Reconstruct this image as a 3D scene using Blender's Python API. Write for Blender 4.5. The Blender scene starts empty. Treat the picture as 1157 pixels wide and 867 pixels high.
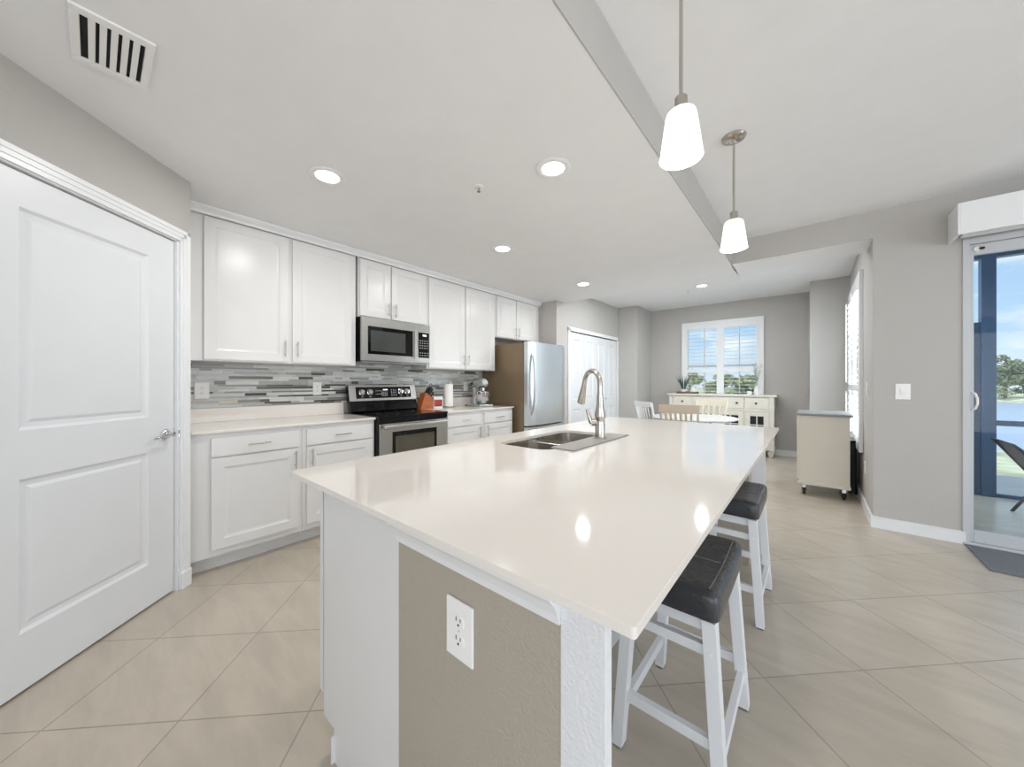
import bpy, bmesh, math, random
from mathutils import Matrix, Vector
R = math.radians
PI = math.pi
C = bpy.context.scene.collection
random.seed(7)

# ------------------------------------------------------------------ camera, world, exposure
cam_d = bpy.data.cameras.new('camera')
cam = bpy.data.objects.new('camera', cam_d)
C.objects.link(cam)
cam.location = (0, 0, 1.222)
cam.rotation_euler = (R(90), 0, R(40.25))
cam_d.sensor_width = 36
cam_d.lens = 400.0 / 1157 * 36
cam_d.shift_y = -1.5 / 1157
cam_d.clip_start = 0.02
cam_d.clip_end = 400
bpy.context.scene.camera = cam
vs = bpy.context.scene.view_settings
vs.view_transform = 'Standard'
vs.look = 'None'
vs.gamma = 1
vs.use_curve_mapping = False
vs.exposure = -0.13

world = bpy.data.worlds.new('sky')
bpy.context.scene.world = world
world.use_nodes = True
wt = world.node_tree
wt.nodes.clear()
def wn(t): return wt.nodes.new(t)
tc = wn('ShaderNodeTexCoord')
sep = wn('ShaderNodeSeparateXYZ'); wt.links.new(tc.outputs['Generated'], sep.inputs[0])
ramp = wn('ShaderNodeValToRGB'); wt.links.new(sep.outputs['Z'], ramp.inputs[0])
ramp.color_ramp.elements[0].position = 0.0; ramp.color_ramp.elements[0].color = (0.78, 0.86, 0.95, 1)
ramp.color_ramp.elements[1].position = 0.5; ramp.color_ramp.elements[1].color = (0.26, 0.48, 0.86, 1)
e_ = ramp.color_ramp.elements.new(0.12); e_.color = (0.50, 0.70, 0.93, 1)
mp = wn('ShaderNodeMapping'); mp.inputs['Scale'].default_value = (1, 1, 2.6)
wt.links.new(tc.outputs['Generated'], mp.inputs[0])
nz = wn('ShaderNodeTexNoise'); nz.inputs['Scale'].default_value = 4.2; nz.inputs['Detail'].default_value = 6
nz.inputs['Roughness'].default_value = 0.55
wt.links.new(mp.outputs[0], nz.inputs['Vector'])
cr = wn('ShaderNodeValToRGB'); wt.links.new(nz.outputs['Fac'], cr.inputs[0])
cr.color_ramp.elements[0].position = 0.50; cr.color_ramp.elements[0].color = (0, 0, 0, 1)
cr.color_ramp.elements[1].position = 0.64; cr.color_ramp.elements[1].color = (1, 1, 1, 1)
mx = wn('ShaderNodeMixRGB'); wt.links.new(cr.outputs[0], mx.inputs[0]); wt.links.new(ramp.outputs[0], mx.inputs[1])
mx.inputs[2].default_value = (0.95, 0.97, 1.0, 1)
bg = wn('ShaderNodeBackground'); wt.links.new(mx.outputs[0], bg.inputs[0]); bg.inputs[1].default_value = 1.2
wo = wn('ShaderNodeOutputWorld'); wt.links.new(bg.outputs[0], wo.inputs[0])

def add_light(name, kind, loc, energy, color=(1, 1, 1), rot=(0, 0, 0), size=None, size_y=None, shape=None, parent=None, angle=None):
    d = bpy.data.lights.new(name, kind)
    d.energy = energy; d.color = color
    if kind == 'AREA':
        if shape: d.shape = shape
        d.size = size
        if size_y: d.size_y = size_y
    if kind == 'POINT': d.shadow_soft_size = size or 0.05
    if angle is not None: d.angle = angle
    o = bpy.data.objects.new(name, d); C.objects.link(o)
    o.location = loc; o.rotation_euler = rot
    if parent: o.parent = parent
    return o
# sun high behind the house, its light reaches only the garden
add_light('sun', 'SUN', (0, 0, 20), 2.6, (1, 0.96, 0.88), rot=(R(38), 0, R(-28)), angle=R(0.6))
# added unseen fill panels behind and beside the camera, tilted up to brighten the ceiling
add_light('living_room_fill_light', 'AREA', (1.4, -3.7, 1.25), 100, (0.97, 0.985, 1.0), rot=(R(113), 0, R(0)), size=5.5, size_y=2.3, shape='RECTANGLE')
add_light('side_fill_light', 'AREA', (5.2, 0.9, 1.25), 105, (0.95, 0.98, 1.0), rot=(R(113), 0, R(90)), size=4.5, size_y=2.3, shape='RECTANGLE')

# added panel outside the dining side window, standing in for brighter daylight
add_light('dining_window_fill_light', 'AREA', (0.72, 5.73, 1.45), 95, (0.93, 0.97, 1.0), rot=(R(100), 0, R(90)), size=1.3, size_y=1.7, shape='RECTANGLE')

# ------------------------------------------------------------------ materials
def lin(c):
    c /= 255.0
    return c / 12.92 if c <= 0.04045 else ((c + 0.055) / 1.055) ** 2.4
def rgb(r, g, b): return (lin(r), lin(g), lin(b), 1)
MATS = {}
def mat(name, col, rough=0.5, metal=0.0, bump=0.0, bscale=80.0, var=0.0, vscale=6.0, stretch=(1, 1, 1), spec=0.5, coat=0.0, emit=None, estr=0.0, trans=0.0, aniso=0.0, alpha=1.0):
    if name in MATS: return MATS[name]
    m = bpy.data.materials.new(name); m.use_nodes = True
    nt = m.node_tree; b = nt.nodes['Principled BSDF']
    b.inputs['Base Color'].default_value = col
    b.inputs['Roughness'].default_value = rough
    b.inputs['Metallic'].default_value = metal
    b.inputs['Specular IOR Level'].default_value = spec
    b.inputs['Coat Weight'].default_value = coat
    b.inputs['Transmission Weight'].default_value = trans
    b.inputs['Anisotropic'].default_value = aniso
    b.inputs['Alpha'].default_value = alpha
    if emit:
        b.inputs['Emission Color'].default_value = emit
        b.inputs['Emission Strength'].default_value = estr
    g = nt.nodes.new('ShaderNodeTexCoord')
    mpn = nt.nodes.new('ShaderNodeMapping'); mpn.inputs['Scale'].default_value = stretch
    nt.links.new(g.outputs['Object'], mpn.inputs[0])
    n = nt.nodes.new('ShaderNodeTexNoise'); n.inputs['Scale'].default_value = vscale; n.inputs['Detail'].default_value = 5
    nt.links.new(mpn.outputs[0], n.inputs['Vector'])
    v = max(var, 0.012)
    r = nt.nodes.new('ShaderNodeValToRGB')
    r.color_ramp.elements[0].position = 0.3; r.color_ramp.elements[1].position = 0.7
    r.color_ramp.elements[0].color = tuple(max(0, c * (1 - v)) for c in col[:3]) + (1,)
    r.color_ramp.elements[1].color = tuple(min(1, c * (1 + v)) for c in col[:3]) + (1,)
    nt.links.new(n.outputs['Fac'], r.inputs[0]); nt.links.new(r.outputs[0], b.inputs['Base Color'])
    if bump:
        n2 = nt.nodes.new('ShaderNodeTexNoise'); n2.inputs['Scale'].default_value = bscale; n2.inputs['Detail'].default_value = 3
        nt.links.new(mpn.outputs[0], n2.inputs['Vector'])
        bp = nt.nodes.new('ShaderNodeBump'); bp.inputs['Strength'].default_value = bump; bp.inputs['Distance'].default_value = 0.01
        nt.links.new(n2.outputs['Fac'], bp.inputs['Height']); nt.links.new(bp.outputs[0], b.inputs['Normal'])
    MATS[name] = m
    return m

M_wall = mat('wall_paint', rgb(189, 186, 182), 0.6, bump=0.12, bscale=60, spec=0.3)
M_ceil = mat('ceiling_paint', rgb(244, 244, 245), 0.7, bump=0.08, bscale=45, spec=0.2)
M_white = mat('cabinet_white', rgb(228, 227, 226), 0.28, spec=0.5)
M_trim = mat('trim_white', rgb(236, 237, 238), 0.32, spec=0.5)
M_door = mat('door_white', rgb(226, 228, 231), 0.35, spec=0.5)
M_quartz = mat('quartz', rgb(234, 228, 221), 0.07, var=0.015, vscale=220, spec=0.5)
M_steel = mat('brushed_steel', rgb(190, 188, 184), 0.28, 1.0, bump=0.03, bscale=60, stretch=(1, 1, 30))
M_nickel = mat('brushed_nickel', rgb(196, 190, 182), 0.22, 1.0)
M_chrome = mat('chrome', rgb(215, 215, 218), 0.08, 1.0)
M_black = mat('black_gloss', rgb(6, 6, 7), 0.06, spec=0.4)
M_blackm = mat('black_matte', rgb(20, 20, 21), 0.5)
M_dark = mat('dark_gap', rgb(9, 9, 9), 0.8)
M_taupe_side = mat('fridge_side', rgb(134, 116, 92), 0.4, 0.25, var=0.03)
M_leather = mat('black_leather', rgb(56, 58, 62), 0.27, bump=0.2, bscale=70, var=0.35, vscale=9, spec=0.6)
M_stitch = mat('grey_thread', rgb(120, 120, 120), 0.8)
M_stoolw = mat('stool_white', rgb(233, 234, 236), 0.4)
M_wood = mat('knife_block_wood', rgb(176, 98, 52), 0.4, var=0.3, vscale=14, stretch=(1, 1, 6))
M_paper = mat('paper', rgb(245, 243, 240), 0.9, bump=0.1)
M_plate = mat('outlet_white', rgb(244, 243, 241), 0.35)
M_cream = mat('cream_paint', rgb(222, 216, 204), 0.5)
M_beige = mat('beige_chair', rgb(205, 190, 170), 0.5, var=0.05)
M_greytop = mat('grey_top', rgb(140, 141, 143), 0.35, var=0.05)
M_side = mat('sideboard_white', rgb(224, 219, 208), 0.5, var=0.05, vscale=20)
M_glassdark = mat('dark_cabinet_glass', rgb(36, 40, 44), 0.1)
M_navy = mat('bronze_frame', rgb(24, 62, 98), 0.35)
M_frame = mat('slider_frame', rgb(198, 201, 204), 0.4)
M_mat = mat('grey_mat', rgb(118, 122, 128), 0.95, bump=0.4, bscale=300, var=0.08, vscale=90)
M_green = mat('leaf_green', rgb(92, 118, 92), 0.6, var=0.3)
M_sage = mat('sage_leaf', rgb(178, 186, 168), 0.7, var=0.15)
M_lavender = mat('white_ceramic', rgb(232, 230, 226), 0.4)
M_brown = mat('driftwood', rgb(110, 95, 80), 0.8, var=0.2)
M_shade = mat('pendant_glass', rgb(255, 252, 245), 0.25, emit=(1, 0.97, 0.90, 1), estr=0.7)
M_lens = mat('lamp_lens', rgb(255, 255, 252), 0.4, emit=(1, 0.98, 0.94, 1), estr=9)
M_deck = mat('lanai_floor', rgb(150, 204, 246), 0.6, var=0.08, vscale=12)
M_patiochair = mat('patio_frame', rgb(30, 30, 33), 0.4)
M_sling = mat('patio_sling', rgb(92, 84, 80), 0.9)
M_toe = mat('toe_kick', rgb(228, 228, 226), 0.4)
M_green_disp = mat('display_glow', rgb(220, 235, 235), 0.4, emit=(0.8, 0.95, 0.95, 1), estr=0.9)
M_print = mat('print_white', rgb(190, 192, 194), 0.5)
M_red = mat('red_print', rgb(160, 62, 54), 0.5, var=0.5, vscale=40)

def mat_glass():
    m = bpy.data.materials.new('window_glass'); m.use_nodes = True
    nt = m.node_tree; nt.nodes.clear()
    o = nt.nodes.new('ShaderNodeOutputMaterial'); t = nt.nodes.new('ShaderNodeBsdfTransparent'); g = nt.nodes.new('ShaderNodeBsdfGlossy')
    g.inputs['Roughness'].default_value = 0.02
    t.inputs['Color'].default_value = (0.93, 0.97, 0.98, 1)
    f = nt.nodes.new('ShaderNodeFresnel'); f.inputs['IOR'].default_value = 1.3
    mxs = nt.nodes.new('ShaderNodeMixShader')
    nt.links.new(f.outputs[0], mxs.inputs[0]); nt.links.new(t.outputs[0], mxs.inputs[1]); nt.links.new(g.outputs[0], mxs.inputs[2])
    nt.links.new(mxs.outputs[0], o.inputs[0])
    return m
M_glass = mat_glass()

def mat_floor():
    m = bpy.data.materials.new('floor_tile'); m.use_nodes = True
    nt = m.node_tree; b = nt.nodes['Principled BSDF']
    g = nt.nodes.new('ShaderNodeNewGeometry')
    mpn = nt.nodes.new('ShaderNodeMapping'); mpn.vector_type = 'POINT'
    mpn.inputs['Rotation'].default_value = (0, 0, R(-45)); mpn.inputs['Location'].default_value = (-0.259, -0.022, 0)
    nt.links.new(g.outputs['Position'], mpn.inputs[0])
    br = nt.nodes.new('ShaderNodeTexBrick'); br.offset = 0; br.squash = 1
    br.inputs['Scale'].default_value = 1; br.inputs['Brick Width'].default_value = 0.45; br.inputs['Row Height'].default_value = 0.45
    br.inputs['Mortar Size'].default_value = 0.0028; br.inputs['Mortar Smooth'].default_value = 0.1; br.inputs['Bias'].default_value = 0
    br.inputs['Color1'].default_value = rgb(196, 186, 171); br.inputs['Color2'].default_value = rgb(189, 179, 164); br.inputs['Mortar'].default_value = rgb(160, 151, 139)
    nt.links.new(mpn.outputs[0], br.inputs['Vector'])
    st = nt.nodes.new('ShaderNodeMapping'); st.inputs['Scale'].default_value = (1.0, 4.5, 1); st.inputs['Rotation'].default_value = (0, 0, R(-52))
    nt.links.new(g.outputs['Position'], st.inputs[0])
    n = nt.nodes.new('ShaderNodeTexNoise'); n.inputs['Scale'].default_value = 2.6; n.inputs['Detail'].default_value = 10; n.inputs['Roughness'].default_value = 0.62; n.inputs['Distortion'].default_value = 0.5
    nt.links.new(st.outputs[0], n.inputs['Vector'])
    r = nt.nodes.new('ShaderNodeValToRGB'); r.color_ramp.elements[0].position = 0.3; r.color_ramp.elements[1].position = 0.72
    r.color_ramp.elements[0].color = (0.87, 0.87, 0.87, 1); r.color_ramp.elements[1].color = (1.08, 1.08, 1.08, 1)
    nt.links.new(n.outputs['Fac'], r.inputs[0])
    mu = nt.nodes.new('ShaderNodeMixRGB'); mu.blend_type = 'MULTIPLY'; mu.inputs[0].default_value = 1
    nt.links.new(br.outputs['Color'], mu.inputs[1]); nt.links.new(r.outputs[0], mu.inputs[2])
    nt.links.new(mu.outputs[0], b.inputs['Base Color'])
    b.inputs['Roughness'].default_value = 0.28; b.inputs['Specular IOR Level'].default_value = 0.5
    bp = nt.nodes.new('ShaderNodeBump'); bp.inputs['Strength'].default_value = 0.5; bp.inputs['Distance'].default_value = 0.002; bp.invert = True
    nt.links.new(br.outputs['Fac'], bp.inputs['Height']); nt.links.new(bp.outputs[0], b.inputs['Normal'])
    return m
M_floor = mat_floor()

def mat_grass():
    m = mat('lawn_grass', rgb(222, 218, 178), 0.95, var=0.45, vscale=1.6, bump=0.5, bscale=30)
    return m
M_grass = mat_grass()
def mat_water():
    m = mat('lake_water', rgb(196, 208, 222), 0.35, bump=0.25, bscale=1.2, stretch=(0.6, 1.6, 1), spec=0.6)
    return m
M_water = mat_water()
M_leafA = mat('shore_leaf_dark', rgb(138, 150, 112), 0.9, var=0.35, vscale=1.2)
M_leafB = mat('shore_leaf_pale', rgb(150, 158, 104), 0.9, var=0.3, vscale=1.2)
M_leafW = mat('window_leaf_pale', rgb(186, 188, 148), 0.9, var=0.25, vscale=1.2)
M_bark = mat('bark', rgb(110, 98, 84), 0.9, var=0.2)

# ------------------------------------------------------------------ mesh tools
class MB:
    def __init__(s): s.bm = bmesh.new(); s.mats = []
    def mi(s, m):
        if m is None: return 0
        if m not in s.mats: s.mats.append(m)
        return s.mats.index(m)
    def _add(s, t, m=None, M=None):
        if M is not None: bmesh.ops.transform(t, matrix=M, verts=t.verts)
        i = s.mi(m) if m else 0
        vm = {v: s.bm.verts.new(v.co) for v in t.verts}
        for f in t.faces:
            try: nf = s.bm.faces.new([vm[v] for v in f.verts])
            except ValueError: continue
            nf.material_index = i if m else 0
        t.free()
    def box(s, x0, y0, z0, x1, y1, z1, bev=0.0, m=None, M=None, seg=2):
        t = bmesh.new(); bmesh.ops.create_cube(t, size=1)
        for v in t.verts:
            v.co = Vector(((x0 + x1) / 2 + v.co.x * (x1 - x0), (y0 + y1) / 2 + v.co.y * (y1 - y0), (z0 + z1) / 2 + v.co.z * (z1 - z0)))
        if bev > 0:
            bmesh.ops.bevel(t, geom=t.edges[:], offset=min(bev, 0.49 * min(abs(x1 - x0), abs(y1 - y0), abs(z1 - z0))), segments=seg, profile=0.5, affect='EDGES', clamp_overlap=True)
        bmesh.ops.recalc_face_normals(t, faces=t.faces)
        s._add(t, m, M); return s
    def ring(s, pts_list, closed_ends=True, m=None, M=None, loop=False):
        t = bmesh.new(); rings = []
        for pts in pts_list: rings.append([t.verts.new(p) for p in pts])
        n = len(rings[0]); k = len(rings)
        for i in range(k if loop else k - 1):
            a, b = rings[i], rings[(i + 1) % k]
            for j in range(n):
                t.faces.new((a[j], a[(j + 1) % n], b[(j + 1) % n], b[j]))
        if closed_ends and not loop:
            t.faces.new(rings[0][::-1]); t.faces.new(rings[-1])
        bmesh.ops.recalc_face_normals(t, faces=t.faces)
        s._add(t, m, M); return s
    def lathe(s, prof, cx=0, cy=0, n=24, m=None, M=None, caps=True):
        return s.ring([[(cx + r * math.cos(2 * PI * j / n), cy + r * math.sin(2 * PI * j / n), z) for j in range(n)] for r, z in prof], caps, m, M)
    def tube(s, pts, r, n=10, m=None, M=None, r_end=None):
        pts = [Vector(p) for p in pts]; rings = []
        up = None
        for i, p in enumerate(pts):
            d = (pts[min(i + 1, len(pts) - 1)] - pts[max(i - 1, 0)]).normalized()
            if up is None:
                up = Vector((0, 0, 1)) if abs(d.z) < 0.9 else Vector((1, 0, 0))
            a = d.cross(up).normalized(); b = a.cross(d).normalized(); up = b
            rr = r[i] if isinstance(r, (list, tuple)) else r
            rings.append([tuple(p + a * rr * math.cos(2 * PI * j / n) + b * rr * math.sin(2 * PI * j / n)) for j in range(n)])
        return s.ring(rings, True, m, M)
    def bar(s, p, q, w, h, bev=0.0, m=None):
        # square bar from p to q: w across (horizontal), h the other way
        p = Vector(p); q = Vector(q); d = q - p; L = d.length; d.normalize()
        ref = Vector((0, 0, 1)) if abs(d.z) < 0.7 else Vector((1, 0, 0))
        a = d.cross(ref).normalized(); b = a.cross(d)
        M = Matrix((( a.x, d.x, b.x, p.x), (a.y, d.y, b.y, p.y), (a.z, d.z, b.z, p.z), (0, 0, 0, 1)))
        return s.box(-w / 2, 0, -h / 2, w / 2, L, h / 2, bev, m, M)
    def prism(s, poly, z0, z1, m=None, M=None):
        return s.ring([[(x, y, z0) for x, y in poly], [(x, y, z1) for x, y in poly]], True, m, M)
    def quad(s, pts, m=None):
        i = s.mi(m) if m else 0
        f = s.bm.faces.new([s.bm.verts.new(p) for p in pts]); f.material_index = i; return s
    def moulded(s, w, h, t, cells, loops, m=None, M=None):
        # a slab w x h, back at y=0, front at y=-t, with moulded panels. cells: (x0,z0,x1,z1); loops: (inset, depth)
        tb = bmesh.new()
        xs = sorted(set([0, w] + [c[0] for c in cells] + [c[2] for c in cells]))
        zs = sorted(set([0, h] + [c[1] for c in cells] + [c[3] for c in cells]))
        F = lambda x, z, d=0.0: tb.verts.new((x, -t + d, z))
        for i in range(len(xs) - 1):
            for j in range(len(zs) - 1):
                mxx = (xs[i] + xs[i + 1]) / 2; mzz = (zs[j] + zs[j + 1]) / 2
                if any(c[0] < mxx < c[2] and c[1] < mzz < c[3] for c in cells): continue
                tb.faces.new((F(xs[i], zs[j]), F(xs[i + 1], zs[j]), F(xs[i + 1], zs[j + 1]), F(xs[i], zs[j + 1])))
        for c in cells:
            prev = None
            for ins, dep in [(0, 0)] + list(loops):
                cur = [F(c[0] + ins, c[1] + ins, dep), F(c[2] - ins, c[1] + ins, dep), F(c[2] - ins, c[3] - ins, dep), F(c[0] + ins, c[3] - ins, dep)]
                if prev:
                    for k in range(4): tb.faces.new((prev[k], prev[(k + 1) % 4], cur[(k + 1) % 4], cur[k]))
                prev = cur
            tb.faces.new(prev)
        V = lambda x, y, z: tb.verts.new((x, y, z))
        tb.faces.new((V(0, 0, 0), V(0, 0, h), V(w, 0, h), V(w, 0, 0)))
        tb.faces.new((V(0, 0, 0), V(0, -t, 0), V(0, -t, h), V(0, 0, h)))
        tb.faces.new((V(w, 0, 0), V(w, 0, h), V(w, -t, h), V(w, -t, 0)))
        tb.faces.new((V(0, 0, h), V(0, -t, h), V(w, -t, h), V(w, 0, h)))
        tb.faces.new((V(0, 0, 0), V(w, 0, 0), V(w, -t, 0), V(0, -t, 0)))
        bmesh.ops.remove_doubles(tb, verts=tb.verts, dist=1e-5)
        bmesh.ops.recalc_face_normals(tb, faces=tb.faces)
        s._add(tb, m, M); return s
    def build(s, name, m=None, parent=None, smooth=None, world=False):
        me = bpy.data.meshes.new(name)
        if world and parent is not None:
            rt_ = parent
            while rt_.parent is not None: rt_ = rt_.parent
            bmesh.ops.transform(s.bm, matrix=ROOTM[rt_.name].inverted(), verts=s.bm.verts)
        s.bm.to_mesh(me); s.bm.free()
        if s.mats:
            for k in s.mats: me.materials.append(k)
        else: me.materials.append(m)
        if smooth is not None:
            me.shade_smooth() if hasattr(me, 'shade_smooth') else None
            me.set_sharp_from_angle(angle=R(smooth))
        o = bpy.data.objects.new(name, me); C.objects.link(o)
        if parent is not None: o.parent = parent
        return o

ROOTM = {}
def thing(name, loc, label, cat, rz=0.0, group=None):
    o = bpy.data.objects.new(name, None); C.objects.link(o)
    o.empty_display_size = 0.1
    o.location = loc; o.rotation_euler = (0, 0, rz)
    ROOTM[o.name] = Matrix.Translation(Vector(loc)) @ Matrix.Rotation(rz, 4, 'Z')
    o['label'] = label; o['category'] = cat
    if group: o['group'] = group
    return o
def tag(o, label, cat, group=None):
    o['label'] = label; o['category'] = cat
    if group: o['group'] = group
    return o
def struct(o): o['kind'] = 'structure'; return o
def sroot(name, loc, rz=0.0):
    o = bpy.data.objects.new(name, None); C.objects.link(o); o.location = loc; o.rotation_euler = (0, 0, rz)
    ROOTM[o.name] = Matrix.Translation(Vector(loc)) @ Matrix.Rotation(rz, 4, 'Z')
    o['kind'] = 'structure'; return o
def copy_tree(o, parent=None):
    c = o.copy(); C.objects.link(c)
    if parent is not None: c.parent = parent
    for ch in list(o.children): copy_tree(ch, c)
    return c
def dup(o, loc, rz, label=None, group=None):
    c = copy_tree(o); c.location = loc; c.rotation_euler = (0, 0, rz)
    if label: c['label'] = label
    if group: c['group'] = group
    return c

CK, CD, TH = 2.44, 2.67, 0.12   # kitchen soffit, raised ceiling

# ------------------------------------------------------------------ shell
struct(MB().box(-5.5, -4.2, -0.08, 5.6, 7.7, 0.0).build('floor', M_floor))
b = MB()
b.box(-5.5, -4.2, CK, -0.63, 4.68, CD + 0.1)            # kitchen soffit
b.box(-0.64, 4.257, CK, 0.53, 4.68, CD + 0.1)
struct(b.build('ceiling', M_ceil))
b = MB(); b.box(-0.63, -4.2, CD, 5.6, 4.257, CD + 0.15); b.box(-5.5, 4.68, CD, 0.53, 7.7, CD + 0.15)
struct(b.build('ceiling', M_ceil))
# painted faces of the bulkhead
struct(MB().box(-0.632, -4.2, CK - 0.001, -0.626, 4.257, CD).build('trim_1', M_wall))
s2 = math.sqrt(2)
def dwall(s0, s1, z0, z1, k0=-2.515, thick=0.12):
    # diagonal pantry wall piece between along-wall positions s0..s1
    pts = []
    for s_, kk in ((s0, k0), (s1, k0), (s1, k0 - thick * s2), (s0, k0 - thick * s2)):
        pts.append(((kk - s_ * s2) / 2, (kk + s_ * s2) / 2))
    return pts
b = MB()
b.prism(dwall(2.235, 2.3176, 0, CK), 0, CK)
b.prism(dwall(-1.2, 1.385, 0, CK), 0, CK)
b.prism(dwall(1.385, 2.235, 0, CK), 2.055, CK)
struct(b.build('wall_left', M_wall))
cx_, cy_ = (-2.515 - 2.3176 * s2) / 2, (-2.515 + 2.3176 * s2) / 2    # pantry corner
struct(MB().box(-3.65, cy_ - 0.10, 0, cx_ - 0.02, cy_ - 0.001, CK).build('wall_pantry_return', M_wall))
struct(MB().box(-3.65, -1.0, 0, -3.53, 4.45, CK).build('wall_kitchen', M_wall))
struct(MB().box(-3.65, 4.45, 0, -2.90, 4.57, CK).build('wall_fridge_end', M_wall))
b = MB()
b.box(-3.02, 4.57, 0, -2.90, 4.84, CK)
b.box(-3.02, 4.68, CK, -2.90, 4.84, CD)
b.box(-3.02, 4.84, 2.04, -2.90, 6.575, CD); b.box(-3.02, 6.575, 0, -2.90, 6.64, CD)
struct(b.build('wall_closet', M_wall))
struct(MB().box(-3.02, 6.64, 0, -2.519, 7.52, CD).build('wall_dining_left', M_wall))
# far wall with window opening x -1.87..-.68, z 1.07..2.30
WX0, WX1, WZ0, WZ1, FY = -1.885, -0.66, 0.92, 2.31, 7.40
b = MB()
b.box(-2.519, FY, 0, WX0, FY + 0.14, CD); b.box(WX1, FY, 0, 0.395, FY + 0.14, CD)
b.box(WX0, FY, 0, WX1, FY + 0.14, WZ0); b.box(WX0, FY, WZ1, WX1, FY + 0.14, CD)
struct(b.build('wall_back', M_wall))
struct(MB().box(-0.02, 6.65, 0, 0.395, 7.40, CD).build('wall_dining_right', M_wall))
# right dining wall with window opening y 5.0..6.45, z .55..2.33
b = MB()
b.box(0.395, 4.25, 0, 0.535, 5.05, CD); b.box(0.395, 6.42, 0, 0.535, 7.54, CD)
b.box(0.395, 5.05, 0, 0.535, 6.42, 0.56); b.box(0.395, 5.05, 2.32, 0.535, 6.42, CD)
struct(b.build('wall_right', M_wall))
# patio wall (Y=4.25) with slider opening from X=.87, and header over the dining opening
b = MB()
b.box(0.5351, 4.25, 0, 0.87, 4.39, CD); b.box(0.87, 4.25, 2.30, 3.1, 4.39, CD); b.box(3.1, 4.25, 0, 5.6, 4.39, CD)
b.box(0.3949, 4.2499, CK, 0.5351, 4.25, CD)
struct(b.build('wall_patio', M_wall))
struct(MB().box(-0.632, 4.25, CK - 0.001, 0.3951, 4.258, CD).build('trim_2', M_wall))

# baseboards
def baseboard(name, segs):
    b = MB()
    for (x0, y0, x1, y1) in segs:
        b.box(x0, y0, 0, x1, y1, 0.085, 0.0); 
        # bevelled cap
        dx, dy = abs(x1 - x0), abs(y1 - y0)
        if dx > dy: b.box(x0, y0 + (0 if False else 0), 0.085, x1, y1, 0.095, 0.003)
        else: b.box(x0, y0, 0.085, x1, y1, 0.095, 0.003)
    return struct(b.build(name, M_trim))
baseboard('baseboard_patio', [(0.38, 4.235, 0.885, 4.25)])
baseboard('baseboard_right', [(0.38, 4.2501, 0.395, 6.65), (-0.035, 6.635, 0.38, 6.65), (-0.035, 6.65, -0.02, 7.385)])
baseboard('baseboard_back', [(-2.519, 7.385, -0.035, 7.40)])
baseboard('baseboard_left', [(-2.504, 6.64, -2.519, 7.385), (-2.90, 6.625, -2.504, 6.64), (-2.90, 4.56, -2.885, 4.765)])

# crown trim over the kitchen cabinets
b = MB()
prof = [(-3.215, 2.385), (-3.195, 2.385), (-3.19, 2.40), (-3.165, 2.425), (-3.16, 2.439), (-3.215, 2.439)]
b.ring([[(x, y, z) for x, z in prof] for y in (cy_ + 0.001, 4.449)])
struct(b.build('trim_3', M_trim))

# ---- pantry door (local x along the wall, front at -y)
def at_s(s_, k): return ((k - s_ * s2) / 2, (k + s_ * s2) / 2)
X_, Y_ = at_s(1.395, -2.54)
door1 = sroot('door_1', (X_, Y_, 0.0), R(135))
w_ = 2.222 - 1.395
lp = [(0.012, 0.010), (0.030, 0.012), (0.042, 0.006), (0.046, 0.005)]
b = MB(); b.moulded(w_, 2.03, 0.04, [(0.135, 0.225, w_ - 0.155, 0.83), (0.135, 1.02, w_ - 0.155, 1.895)], lp, M=Matrix.Translation((0, 0.04, 0.012)))
b.build('door_panel', M_door, door1)
# casing with two steps, at wall face (wall face is .0177 in front of the door)
b = MB()
def cas(b, x0, z0, x1, z1, y0=-0.018):
    b.box(x0, y0 - 0.010, z0, x1, y0, z1, 0.002)
wf = -0.0177
for (x0, x1, z0, z1) in ((w_ + 0.012, w_ + 0.075, 0, 2.118), (-0.075, -0.012, 0, 2.118), (-0.075, w_ + 0.075, 2.052, 2.118)):
    b.box(x0, wf - 0.011, z0, x1, wf, z1, 0.002)
b.box(w_ + 0.050, wf - 0.019, 0, w_ + 0.075, wf - 0.010, 2.118, 0.003)
b.box(w_ + 0.030, wf - 0.015, 0, w_ + 0.051, wf - 0.010, 2.095, 0.002)
b.box(-0.075, wf - 0.019, 2.094, w_ + 0.075, wf - 0.010, 2.118, 0.003)
b.box(-0.05, wf - 0.015, 2.073, w_ + 0.05, wf - 0.010, 2.095, 0.002)
b.box(w_ + 0.003, wf, 0, w_ + 0.014, 0.10, 2.06); b.box(-0.014, wf, 0, -0.003, 0.10, 2.06); b.box(-0.014, wf, 2.047, w_ + 0.014, 0.10, 2.06)
b.box(w_ + 0.010, wf - 0.022, 0, w_ + 0.079, wf, 0.10, 0.003)
b.build('door_casing', M_trim, door1)
hx, hz = w_ - 0.055, 0.925
h_ = MB()
MY = Matrix.Translation((hx, 0, hz)) @ Matrix.Rotation(R(90), 4, 'X')
h_.lathe([(0.0, 0.0), (0.030, 0.0), (0.032, 0.004), (0.026, 0.010), (0.014, 0.014), (0.011, 0.040), (0.013, 0.046), (0.0, 0.048)], n=24, M=MY)
h_.tube([(hx, -0.042, hz), (hx - 0.03, -0.046, hz + 0.004), (hx - 0.07, -0.046, hz + 0.002), (hx - 0.10, -0.045, hz - 0.006), (hx - 0.115, -0.043, hz - 0.010)], [0.010, 0.009, 0.008, 0.008, 0.007])
h_.build('door_handle', M_chrome, door1, smooth=40)
h_ = MB(); h_.box(w_ - 0.0005, -0.002, hz - 0.03, w_ + 0.0105, 0.005, hz + 0.03, 0.001); h_.box(w_ + 0.008, -0.024, hz - 0.028, w_ + 0.016, 0.0, hz + 0.028, 0.003)
h_.build('strike_plate', M_chrome, door1)
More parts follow.
